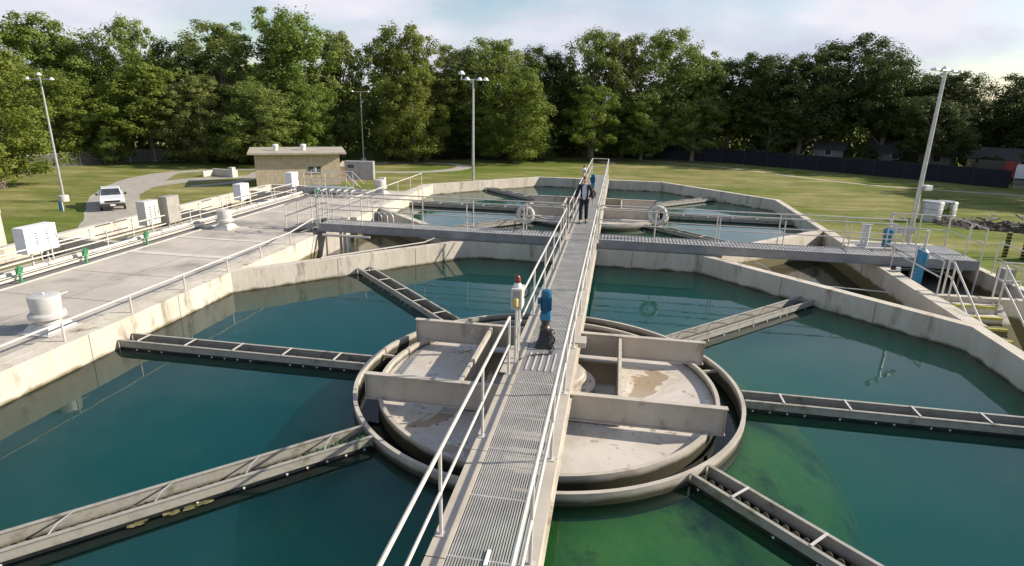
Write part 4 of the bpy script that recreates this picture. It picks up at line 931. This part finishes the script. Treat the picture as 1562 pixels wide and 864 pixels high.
for k in range(260):
    s_ = rnd.random(); x_ = s_ * 14 - 2; y = rnd.gauss(-s_ * 7, 1.0); z = abs(rnd.gauss(0, .45)) * (1 - abs(s_ - .5))
    a = rnd.uniform(0, pi); l = rnd.uniform(.3, 1.5); db.bar((x_, y, z), (x_ + l * cos(a), y + l * sin(a) * .6, z + rnd.uniform(-.1, .4)), rnd.uniform(.05, .25), rnd.uniform(.04, .16))
o = struct(db.build('debris_heap', 'wood'), (43.5, 57.5, G), 0, 'stuff')
db = MB(); vs = []; n_ = 60; mm = 18
for i in range(n_):
    for j in range(mm):
        s_ = i / (n_ - 1); w_ = (j / (mm - 1) - .5) * 2
        z = (1 - w_ * w_) * .75 * sin(pi * min(1, s_ * 1.05)) ** .6 * (0.6 + .6 * rnd.random()); vs.append((s_ * 15 - 3, -s_ * 7.5 + w_ * 1.6, z - .03))
db.add(vs, [(i * mm + j, i * mm + j + 1, (i + 1) * mm + j + 1, (i + 1) * mm + j) for i in range(n_ - 1) for j in range(mm - 1)])
struct(db.build('dirt_heap', 'dirt'), (43.5, 57.5, G), 0, 'stuff')
for (x_, y, lab) in ((37.0, 44.2, 'left black and yellow striped post at the right edge of the photo'), (37.9, 43.6, 'right black and yellow striped post at the right edge of the photo')):
    t = thing('striped_post', lab, 'striped post', (x_, y, G), 0, 'striped posts at the right edge')
    for k in range(8): MB().box(-.13, .13, -.1, .1, k * .24, k * .24 + .15).build('black_band', 'black', t); MB().box(-.15, .15, -.06, .06, k * .24 + .15, k * .24 + .24).build('yellow_band', 'yellow', t)
t = thing('flat_trailer', 'dark flat trailer parked beside the striped posts', 'trailer', (39.6, 43.2, G), .2)
MB().box(-1.6, 1.8, -.9, .9, .55, .75).build('bed', 'black', t); MB().box(-1.4, 1.4, -.7, .7, .75, 1.35).build('load', 'grease', t, bevel=.05)
for x_ in (-.5, .5):
    for s in (-1, 1): MB().tube([(x_, s * .8, .35), (x_, s * 1.0, .35)], .35, 16).build('wheel', 'black', t)
t = thing('dirt_mound', 'low brown dirt mound in the grass beyond the bridge end', 'mound', (16.6, 110, G), .1)
MB().lathe([(2.2, 0), (1.9, .22), (1.2, .36), (0, .42)], 20).build('mound', 'dirt', t)

# ------------------------------------------------------------------ fences
def fence(pts, h, label, panel, postm, d=3.0, group=None, rails=True, cat='fence', name='chain_link_fence'):
    t = thing(name, label, cat, (pts[0][0], pts[0][1], G), 0, group)
    o = Vector((pts[0][0], pts[0][1]))
    b_ = MB(); r_ = MB(); n = 0
    for a, c in zip(pts[:-1], pts[1:]):
        a = Vector(a) - o; c = Vector(c) - o
        b_.bar((a.x, a.y, h / 2), (c.x, c.y, h / 2), .02, h)
        r_.tube([(a.x, a.y, h), (c.x, c.y, h)], .03, 6)
        k = max(1, round((c - a).length / d))
        for i in range(k):
            p = a + (c - a) * i / k; MB().tube([(p.x, p.y - .05, 0), (p.x, p.y - .05, h + .1)], .045, 6).build('post', postm, t)
    b_.build('mesh_panel', panel, t); r_.build('top_rail', postm, t)
fence([(-74, 72), (-68.4, 80.6), (-62, 92.2), (-57, 96.8), (-46.5, 102), (-36, 107)], 1.9, 'grey chain link fence below the trees left of the pump house', 'chain', 'galv', 3.2)
fence([(19, 123.4), (28, 120.3), (39.2, 116.2), (48.5, 107.6), (58, 99), (70, 86)], 2.5, 'dark blue screened fence along the right edge of the field', 'bluefence', 'grease', 4.0, name='screened_fence')

fence([(70.2, 85.8), (78, 77), (86, 68)], 1.3, 'low chain link fence at the right edge in front of the red trailer', 'chain', 'grease', 3.5)
# ------------------------------------------------------------------ houses behind the right fence
def house(x, y, w, d, h, rz, lab, wallm='siding', roofm='shingle', windows=3):
    t = thing('house', lab, 'house', (x, y, G), rz, 'houses behind the screened fence')
    MB().box(-w / 2, w / 2, -d / 2, d / 2, 0, h).build('wall', wallm, t)
    MB().add([(-w / 2 - .4, -d / 2 - .5, h - .1), (w / 2 + .4, -d / 2 - .5, h - .1), (w / 2 + .4, d / 2 + .5, h - .1), (-w / 2 - .4, d / 2 + .5, h - .1), (-w / 2 - .3, 0, h + d * .28), (w / 2 + .3, 0, h + d * .28)],
             [(0, 1, 5, 4), (1, 2, 5), (2, 3, 4, 5), (3, 0, 4), (0, 3, 2, 1)]).build('roof', roofm, t)
    for k in range(windows):
        x_ = -w / 2 + w * (k + .6) / (windows + .2)
        f = MB().box(x_ - .6, x_ + .6, -d / 2 - .05, -d / 2 + .01, 1.9, 3.0).build('window', 'white', t); MB().box(x_ - .52, x_ + .52, -d / 2 - .07, -d / 2 - .051, 1.98, 2.92).build('pane', 'glass', f)
house(53, 124, 9, 7, 3.2, radians(-38), 'small pale house with a gable behind the fence, left of the others')
house(59.5, 116, 5, 5, 3.0, radians(-38), 'white roofed carport like house in the middle behind the fence', 'siding', 'shingle', 1)
house(70.5, 110, 13, 7, 3.0, radians(-42), 'long pale house with a row of windows behind the fence', windows=4)
house(79.5, 101.5, 7, 6, 3.0, radians(-44), 'cream house by the red trailer at the right edge of the photo', 'brick', 'shingle', 2)
t = thing('box_trailer', 'red and white box trailer behind the fence at the right edge of the photo', 'trailer', (73.2, 93.2, G), radians(-44))
MB().box(-2.2, 1.0, -1.1, 1.1, .9, 3.2).build('dark_box', 'grease', t); MB().box(1.02, 2.4, -1.1, 1.1, .9, 3.2).build('red_box', 'redpaint', t, bevel=.05); MB().box(2.45, 4.6, -1.0, 1.0, .9, 2.9).build('white_cab', 'white', t, bevel=.1)
for x_ in (-1.4, 1.8, 3.8):
    for s in (-1, 1): MB().tube([(x_, s * .9, .5), (x_, s * 1.12, .5)], .5, 16).build('wheel', 'black', t)
t = thing('utility_shed', 'tiny pale shed at the foot of the trees beyond the bridge', 'shed', (14.5, 124.5, G), .1)
MB().box(-1, 1, -1, 1, 0, 1.9).build('wall', 'siding', t); MB().add([(-1.2, -1.2, 1.9), (1.2, -1.2, 1.9), (1.2, 1.2, 1.9), (-1.2, 1.2, 1.9), (0, -1.1, 2.5), (0, 1.1, 2.5)], [(0, 1, 4), (1, 2, 5, 4), (2, 3, 5), (3, 0, 4, 5)]).build('roof', 'roof', t)

# ================================================================== trees
def crown_mesh(seed, base, nl, per, R=6.5, H=20.0, s0=.085, s1=.22, gap=0.0):
    rnd = random.Random(seed); b_ = MB(); lobes = []
    for i in range(nl):
        f = (i + rnd.random()) / nl; z = base + 1.2 + (H - base - 2.4) * f
        prof = sqrt(max(0.05, 1 - ((f - .42) / .66) ** 2))
        a = i * 2.4 + rnd.uniform(-.5, .5); rr_ = R * prof * (rnd.uniform(.45, .80) if i % 4 else rnd.uniform(0, .3))
        lr_ = rnd.uniform(1.5, 2.8)
        if i >= nl - 2: rr_ = rnd.uniform(0, 2.5)
        lobes.append((Vector((rr_ * cos(a), rr_ * sin(a), z)), lr_))
    for c, r in lobes:
        sub = [(Vector((rnd.gauss(0, 1), rnd.gauss(0, 1), rnd.gauss(0, .8))).normalized()) for _ in range(12)]
        for sd in sub:
            cc = c + sd * r * rnd.uniform(.55, .95); cr = r * rnd.uniform(.25, .45)
            for _ in range(per // 12):
                d = Vector((rnd.gauss(0, 1), rnd.gauss(0, 1), rnd.gauss(0, .9))).normalized()
                p = cc + d * cr * rnd.uniform(.4, 1.15); s_ = rnd.uniform(s0, s1)
                if p.z < .4: continue
                n_ = (d + sd * .5 + Vector((rnd.gauss(0, .5), rnd.gauss(0, .5), rnd.gauss(0, .5) + .35))).normalized()
                x_ = n_.orthogonal().normalized(); x_ = Matrix.Rotation(rnd.uniform(0, 6.28), 3, n_) @ x_; y = n_.cross(x_)
                b_.add([p - x_ * s_, p - y * s_ * .55, p + x_ * s_, p + y * s_ * .6], [(0, 1, 2, 3)])
    tr = MB(); bend = Vector((rnd.uniform(-.5, .5), rnd.uniform(-.5, .5), 0))
    tr.tube([(0, 0, -.2), (0, 0, .5), bend * .4 + Vector((0, 0, H * .3)), bend + Vector((0, 0, H * .55)), bend * 1.2 + Vector((0, 0, H * .82))], [.52, .38, .30, .20, .06], 8)
    for c, r in lobes[::2]:
        z0 = max(base * .6, c.z * .55); st_ = bend * (z0 / H) + Vector((0, 0, z0)); md = (st_ + c) / 2 + Vector((0, 0, .5))
        tr.tube([st_, md, c], [.17, .11, .04], 6)
    return b_, tr
protos = []
for k, (base, nl, per) in enumerate(((1.0, 38, 1100), (2.2, 34, 1100), (5.0, 29, 1080), (3.5, 26, 1000), (1.0, 42, 1060))):
    c_, t_ = crown_mesh(100 + k, base, nl, per)
    co_ = c_.build('crown', 'leaf1'); to_ = t_.build('trunk', 'bark'); protos.append((co_.data, to_.data))
    bpy.data.objects.remove(co_); bpy.data.objects.remove(to_)
def tree(x, y, h, r, tone, k, lab, group='trees along the edge of the site', cat='tree', name='broadleaf_tree', m=None):
    t = thing(name, lab, cat, (x, y, G), random.uniform(0, 6.28), group)
    for nme, d in (('crown', protos[k][0]), ('trunk', protos[k][1])):
        o = bpy.data.objects.new(nme, d); COL.objects.link(o); o.parent = t; o.scale = (r / 6.5, r / 6.5, h / 20.0)
        if nme == 'crown':
            o.material_slots[0].link = 'OBJECT'; o.material_slots[0].material = M[m or 'leaf%d' % tone]
TL = [(-57.0, 67, 16.3, 6.3, 0, 4, 'big bright green tree filling the left edge of the photo'),
 (-75.4, 101, 21.7, 8.2, 1, 1, 'tall tree behind the one at the left edge'),
 (-70.8, 104, 18.4, 6.4, 1, 4, 'tree just right of the leftmost tall tree'),
 (-62.6, 103, 22.0, 5.6, 1, 3, 'tall thin topped tree rising highest above the drive'),
 (-57.4, 97.5, 15.1, 7.8, 0, 2, 'bright tree with a pale bare trunk behind the truck'),
 (-57.8, 108, 19.1, 6.5, 2, 1, 'darker tree behind the bright bare trunked one'),
 (-48.9, 97, 12.9, 5.5, 1, 0, 'low tree left of the pump house roof'),
 (-49.3, 107, 21.8, 8.1, 1, 1, 'tall broad tree above the chain link fence'),
 (-39.3, 95, 12.1, 5.9, 1, 0, 'rounded low tree directly behind the pump house'),
 (-37.6, 106, 23.5, 7.5, 1, 4, 'tallest tree behind the pump house'),
 (-34.0, 101, 13.2, 4.6, 1, 0, 'low tree behind the right end of the pump house'),
 (-30.8, 110, 21.0, 5.3, 1, 1, 'narrow tall tree left of the slim light pole'),
 (-20.3, 111, 22.2, 6.0, 0, 4, 'bright tall tree just right of the slim light pole'),
 (-16.8, 104, 15.0, 4.9, 0, 0, 'bright lower tree in front of the gap in the treeline'),
 (-15.9, 116, 15.5, 5.1, 1, 1, 'shorter tree in the dip of the treeline'),
 (-10.4, 118, 19.6, 7.1, 1, 4, 'tree left of the middle light pole'),
 (-3.8, 116, 20.9, 8.2, 1, 1, 'broad tree behind the middle light pole'),
 (.2, 107, 15.7, 5.5, 0, 0, 'bright yellow green tree right of the middle light pole'),
 (6.3, 121, 19.7, 5.9, 2, 2, 'dark open tree between the bright one and the bridge end'),
 (14.7, 122, 23.7, 6.3, 1, 3, 'tall airy tree straight beyond the bridge end'),
 (14.2, 113.5, 13.4, 4.6, 0, 3, 'small bright tree in front of the tall airy one'),
 (21.1, 122, 22.7, 6.6, 1, 1, 'tall tree right of the bridge end'),
 (29.5, 123, 24.1, 7.3, 1, 3, 'tallest tree right of the bridge'),
 (34.9, 121, 19.8, 5.7, 1, 1, 'tree stepping down to the right of the tallest one'),
 (41.8, 122, 19.3, 7.1, 2, 4, 'dark tree above the left part of the blue fence'),
 (47.5, 119, 18.8, 6.9, 2, 0, 'dark tree over the left pale house'),
 (53.5, 116.5, 19.9, 6.7, 2, 1, 'dark tree between the pale house and the carport'),
 (60.5, 120, 22.7, 8.6, 2, 4, 'huge dark round tree dominating the right treeline'),
 (66.2, 112, 19.5, 6.5, 2, 0, 'dark tree right of the huge round one'),
 (74.5, 113, 16.8, 6.8, 2, 1, 'dark tree above the long pale house'),
 (73.5, 109, 16.2, 6.2, 2, 0, 'dark tree behind the leaning light pole'),
 (87, 109, 16.8, 6.2, 2, 1, 'dark tree left of the cream house'),
 (88, 99, 16.0, 6.4, 2, 4, 'dark tree cut by the right edge of the photo'),
 (-67.0, 93, 13.1, 6.1, 0, 0, 'bright tree with foliage to the ground left of the truck'),
 (-61.2, 92.5, 8.4, 3.6, 1, 0, 'small bushy tree beside the pale trunk'),
 (34.0, 118, 11.5, 5.6, 1, 3, 'low olive tree in front of the fence corner'),
 (46.5, 113.5, 10.6, 4.6, 2, 1, 'low dark tree behind the blue fence'),
 (68, 101, 12.1, 5.0, 2, 0, 'low dark tree behind the fence near the leaning pole'),
 (-5.5, 113, 10.7, 4.9, 1, 0, 'low tree at the foot of the broad middle one'),
 (24.0, 117, 11.3, 5.0, 1, 1, 'low tree at the foot of the tall right ones')]
for a in TL:
    a = list(a); a[3] *= 1.28 if a[0] > -50 else 1.12
    if a[4] == 2: a[5] = 2 if a[5] % 2 == 0 else 3
    tree(*a)
for x_, y, h, r, lab in ((90, 92, 19, 8.5, 'tree standing just outside the right edge behind the box trailer'), (85, 82.5, 19, 7, 'tree outside the right edge beyond the screened fence end'), (84, 74, 19, 7, 'tree outside the right edge past the fence corner'), (93, 68, 20, 8, 'tall tree outside the right edge beside the field path'), (104, 101, 20, 9, 'tree outside the right edge behind the cream house')):
    tree(x_, y, h, r, 2, 4, lab)
# shrubs at the foot of the treeline
SH = [(61.5, 108.5, 4.4, 2.8, 2, 'dark shrub between the carport like house and the long house'), (66.5, 104, 3.6, 2.6, 2, 'dark shrub in front of the long pale house'), (50.5, 119, 3.8, 2.6, 2, 'dark shrub beside the small gabled house'), (74.5, 96.5, 3.6, 2.6, 2, 'dark shrub in front of the cream house'), (81.5, 97.5, 4.2, 2.8, 1, 'shrub at the right edge behind the box trailer'), (-66, 98, 3.6, 3.2, 0, 'shrub under the leftmost tall trees'), (-54.4, 98.5, 3.4, 2.4, 0, 'bright green shrub right of the pale trunk'), (-46.5, 104.5, 4.6, 4.5, 2, 'dark shrub behind the chain link fence'),
      (-39, 104, 4.5, 4.0, 3, 'dry brown shrub left of the pump house'), (-22.5, 107.5, 5.5, 3.2, 1, 'shrub at the foot of the slim light pole'), (-11, 112, 4.2, 3.8, 2, 'dark shrub left of the middle light pole'),
      (4.2, 113, 5.0, 4, 1, 'shrub right of the bright yellow green tree'), (10, 121, 4.5, 4, 2, 'dark shrub beyond the bridge end'), (19.5, 121.5, 3.5, 3, 1, 'olive shrub by the fence corner'), (30, 122, 4.5, 4, 2, 'dark shrub behind the left end of the blue fence')]
for i, (x_, y, h, r, tone, lab) in enumerate(SH):
    tree(x_, y, h, r, min(tone, 2), (0, 4)[i % 2], lab, 'shrubs below the trees', 'shrub', 'shrub', 'leafdry' if tone == 3 else None)
# the far wood behind the first trees reads as one mass
pts_ = [(-95, 108), (-60, 116), (-20, 124), (10, 130), (40, 130), (70, 122), (92, 112), (110, 95), (125, 80)]
def woodfn(r):
    i = r.randrange(len(pts_) - 1); s_ = r.random(); a, c = pts_[i], pts_[i + 1]
    x_ = a[0] + (c[0] - a[0]) * s_; y = a[1] + (c[1] - a[1]) * s_
    hmax = 13.0 + 3.0 * sin(x_ * .21) + 2.0 * sin(x_ * .53 + 1); z = hmax * r.random() ** .85; 
    return Vector((x_ + r.gauss(0, 1), y + r.uniform(-3, 5) + 2 * sin(z * 1.1 + x_ * .4), z)), Vector((0, -1, .2))
w_ = leafcloud(80000, woodfn, .28, .6, 11).build('far_wood', 'leaf1'); struct(w_, (0, 0, G), 0, 'stuff')

# ================================================================== the walking man
def skin_obj(name, joints, edges, m, parent, sub=2, root=None):
    names = list(joints); me = bpy.data.meshes.new(name)
    me.from_pydata([joints[k][:3] for k in names], [(names.index(a), names.index(b_)) for a, b_ in edges], []); me.update()
    o = bpy.data.objects.new(name, me); COL.objects.link(o); o.parent = parent; me.materials.append(M[m])
    md = o.modifiers.new('skin', 'SKIN'); md.use_smooth_shade = True
    if not me.skin_vertices: 
        me.attributes
    lay = me.skin_vertices[0].data if me.skin_vertices else None
    if lay:
        for i, k in enumerate(names):
            r = joints[k][3]; r2 = joints[k][4] if len(joints[k]) > 4 else r
            lay[i].radius = (r, r2)
        lay[names.index(root) if root else 0].use_root = True
    s_ = o.modifiers.new('sub', 'SUBSURF'); s_.levels = sub; s_.render_levels = sub
    return o
man = thing('person', 'man in a dark suit and open pale shirt walking towards the camera on the bridge', 'person', wv(-.08, 12.2, DK + .012), RZ)
# local: -y is forward (towards the camera), x right in the picture
J = {'pelvis': (0, 0, .93, .125, .105), 'waist': (0, .0, 1.08, .12, .095), 'chest': (0, .0, 1.28, .15, .105), 'upper': (0, .0, 1.40, .135, .09), 'neck': (0, -.01, 1.50, .05, .05), 'neck2': (0, -.02, 1.55, .05, .052)}
E_ = [('pelvis', 'waist'), ('waist', 'chest'), ('chest', 'upper'), ('upper', 'neck'), ('neck', 'neck2')]
for s, nme in ((-1, 'l'), (1, 'r')):
    ky = -.12 if s < 0 else .02; fy = -.06 if s < 0 else .16
    J.update({'hip' + nme: (s * .09, 0, .88, .09), 'knee' + nme: (s * .10, ky, .50, .06), 'ankle' + nme: (s * .10, fy, .10, .042), 'toe' + nme: (s * .115, fy - .17, .045, .034),
              'sh' + nme: (s * .19, 0, 1.42, .062), 'el' + nme: (s * .285, .04 * s, 1.16, .046), 'wr' + nme: (s * .33, -.06 - .05 * s, .92, .030)})
    E_ += [('pelvis', 'hip' + nme), ('hip' + nme, 'knee' + nme), ('knee' + nme, 'ankle' + nme), ('ankle' + nme, 'toe' + nme), ('upper', 'sh' + nme), ('sh' + nme, 'el' + nme), ('el' + nme, 'wr' + nme)]
body_ = skin_obj('body', J, E_, 'skin', man, 2)
# head with face
hd = MB(); ns, nr = 20, 14; vs = []
for i in range(nr + 1):
    f = i / nr; ph_ = pi * f
    for j in range(ns):
        a = 2 * pi * j / ns; x_ = .074 * sin(ph_) * cos(a); y = .094 * sin(ph_) * sin(a); z = .118 * cos(ph_)
        if z < -.03: x_ *= 1 + (z + .03) * 2.4; y = y * (1 + (z + .03) * 1.5) - .012
        if y < -.05 and abs(x_) < .018 and -.045 < z < .02: y -= .016 * (1 - abs(x_) / .018) * (1 - (z + .045) / .075)
        if y < -.04 and .015 < abs(x_) < .05 and 0 < z < .025: y += .010
        if y < -.04 and abs(x_) < .03 and -.066 < z < -.055: y += .006
        vs.append((x_, y, z))
hd.add(vs, [(i * ns + j, i * ns + (j + 1) % ns, (i + 1) * ns + (j + 1) % ns, (i + 1) * ns + j) for i in range(nr) for j in range(ns)], True)
for s in (-1, 1): hd.torus(.018, .007, 10, 6, Matrix.Translation((s * .076, .008, -.005)) @ Matrix.Rotation(pi / 2, 4, 'Y'))
h_ = hd.build('head', 'skin', man); h_.location = (0, -.03, 1.655)
eye = MB()
for s in (-1, 1): eye.lathe([(0, .010), (.007, .007), (.010, 0), (.007, -.007), (0, -.010)], 8, (s * .030, -.078, .012))
eye.build('eyes', 'black', h_); MB().bar((-.022, -.094, -.052), (.022, -.094, -.052), .012, .006).build('mouth', 'redpaint', h_)
hr = MB(); vs = []
for i in range(8):
    ph_ = pi * .60 * i / 7
    for j in range(ns):
        a = 2 * pi * j / ns; lim = 1.0 if sin(a) > -.25 else .62; pp = ph_ * lim
        vs.append((.083 * sin(pp) * cos(a), .103 * sin(pp) * sin(a) + .004, .127 * cos(pp)))
hr.add(vs, [(i * ns + j, i * ns + (j + 1) % ns, (i + 1) * ns + (j + 1) % ns, (i + 1) * ns + j) for i in range(7) for j in range(ns)], True).build('hair', 'hair', h_)
# trousers, jacket, shirt, shoes
T_ = {'pelvis': (0, 0, .95, .148, .125)}; TE = []
for s, nme in ((-1, 'l'), (1, 'r')):
    ky = -.12 if s < 0 else .02; fy = -.06 if s < 0 else .16
    T_.update({'hip' + nme: (s * .09, 0, .86, .108), 'knee' + nme: (s * .10, ky, .50, .082), 'cuff' + nme: (s * .10, fy, .11, .07)})
    TE += [('pelvis', 'hip' + nme), ('hip' + nme, 'knee' + nme), ('knee' + nme, 'cuff' + nme)]
    MB().lathe([(.0, 0), (.052, 0), (.056, .03), (.05, .07), (.03, .10), (0, .10)], 14).build('shoe', 'black', man)
    sh_ = COL.objects[-1]; sh_.location = (s * .108, fy - .07, .0); sh_.scale = (.95, 2.3, .9)
skin_obj('trousers', T_, TE, 'suit', man, 2)
J2 = {'hem': (0, 0, .84, .165, .13), 'waist': (0, 0, 1.06, .150, .118), 'chest': (0, 0, 1.28, .185, .130), 'upper': (0, .005, 1.42, .15, .10)}
E2 = [('hem', 'waist'), ('waist', 'chest'), ('chest', 'upper')]
for s, nme in ((-1, 'l'), (1, 'r')):
    J2.update({'sh' + nme: (s * .195, 0, 1.425, .078), 'el' + nme: (s * .29, .04 * s, 1.16, .066), 'cf' + nme: (s * .328, -.055 - .045 * s, .95, .052)})
    E2 += [('upper', 'sh' + nme), ('sh' + nme, 'el' + nme), ('el' + nme, 'cf' + nme)]
skin_obj('jacket', J2, E2, 'suit', man, 2)
# open jacket front shows the shirt as a tapering panel, with a collar
b_ = MB(); rows = [(1.475, .040, -.075), (1.44, .075, -.108), (1.36, .090, -.138), (1.25, .088, -.152), (1.12, .078, -.145), (1.0, .068, -.142), (.92, .040, -.140)]
vs = []
for z, w_, y in rows: vs += [(-w_, y + .012, z), (0, y - .012, z), (w_, y + .012, z), (-w_, y + .05, z), (w_, y + .05, z)]
for i in range(len(rows) - 1):
    o_ = i * 5
    b_.f += [(o_, o_ + 1, o_ + 6, o_ + 5), (o_ + 1, o_ + 2, o_ + 7, o_ + 6), (o_ + 3, o_, o_ + 5, o_ + 8), (o_ + 2, o_ + 4, o_ + 9, o_ + 7)]; b_.sm += [True] * 4
b_.v = vs; b_.build('shirt', 'shirt', man)
b_ = MB()
for s in (-1, 1): b_.add([(s * .045, -.085, 1.50), (s * .085, -.06, 1.49), (s * .100, -.15, 1.30), (s * .078, -.155, 1.26), (s * .070, -.13, 1.40)], [(0, 1, 2, 3, 4)])
b_.build('lapels', 'suit', man)
# hands with five fingers
for s, nme in ((-1, 'l'), (1, 'r')):
    wr = Vector((s * .33, -.06 - .05 * s, .92)); d = Vector((s * .08, -.10, -1)).normalized(); side = Vector((0, -1, 0)); side = (side - d * side.dot(d)).normalized(); pal = d.cross(side)
    HJ = {'w': (*wr, .024, .020), 'p1': (*(wr + d * .045), .036, .016), 'p2': (*(wr + d * .085), .040, .015)}; HE = [('w', 'p1'), ('p1', 'p2')]
    for k, (off, ln) in enumerate(((.030, .068), (.010, .078), (-.010, .074), (-.030, .058))):
        a = wr + d * .088 + side * off; b1 = a + d * ln * .5 - pal * s * -.006; c1 = b1 + (d * .9 + pal * s * .35).normalized() * ln * .5
        HJ['f%da' % k] = (*a, .0095); HJ['f%db' % k] = (*b1, .0088); HJ['f%dc' % k] = (*c1, .0075); HE += [('p2', 'f%da' % k), ('f%da' % k, 'f%db' % k), ('f%db' % k, 'f%dc' % k)]
    a = wr + d * .035 + side * .034; b1 = a + (d + side * .7).normalized() * .035; c1 = b1 + (d + side * .15).normalized() * .028
    HJ['ta'] = (*a, .012); HJ['tb'] = (*b1, .0105); HJ['tc'] = (*c1, .008); HE += [('p1', 'ta'), ('ta', 'tb'), ('tb', 'tc')]
    skin_obj('hand', HJ, HE, 'skin', man, 1)
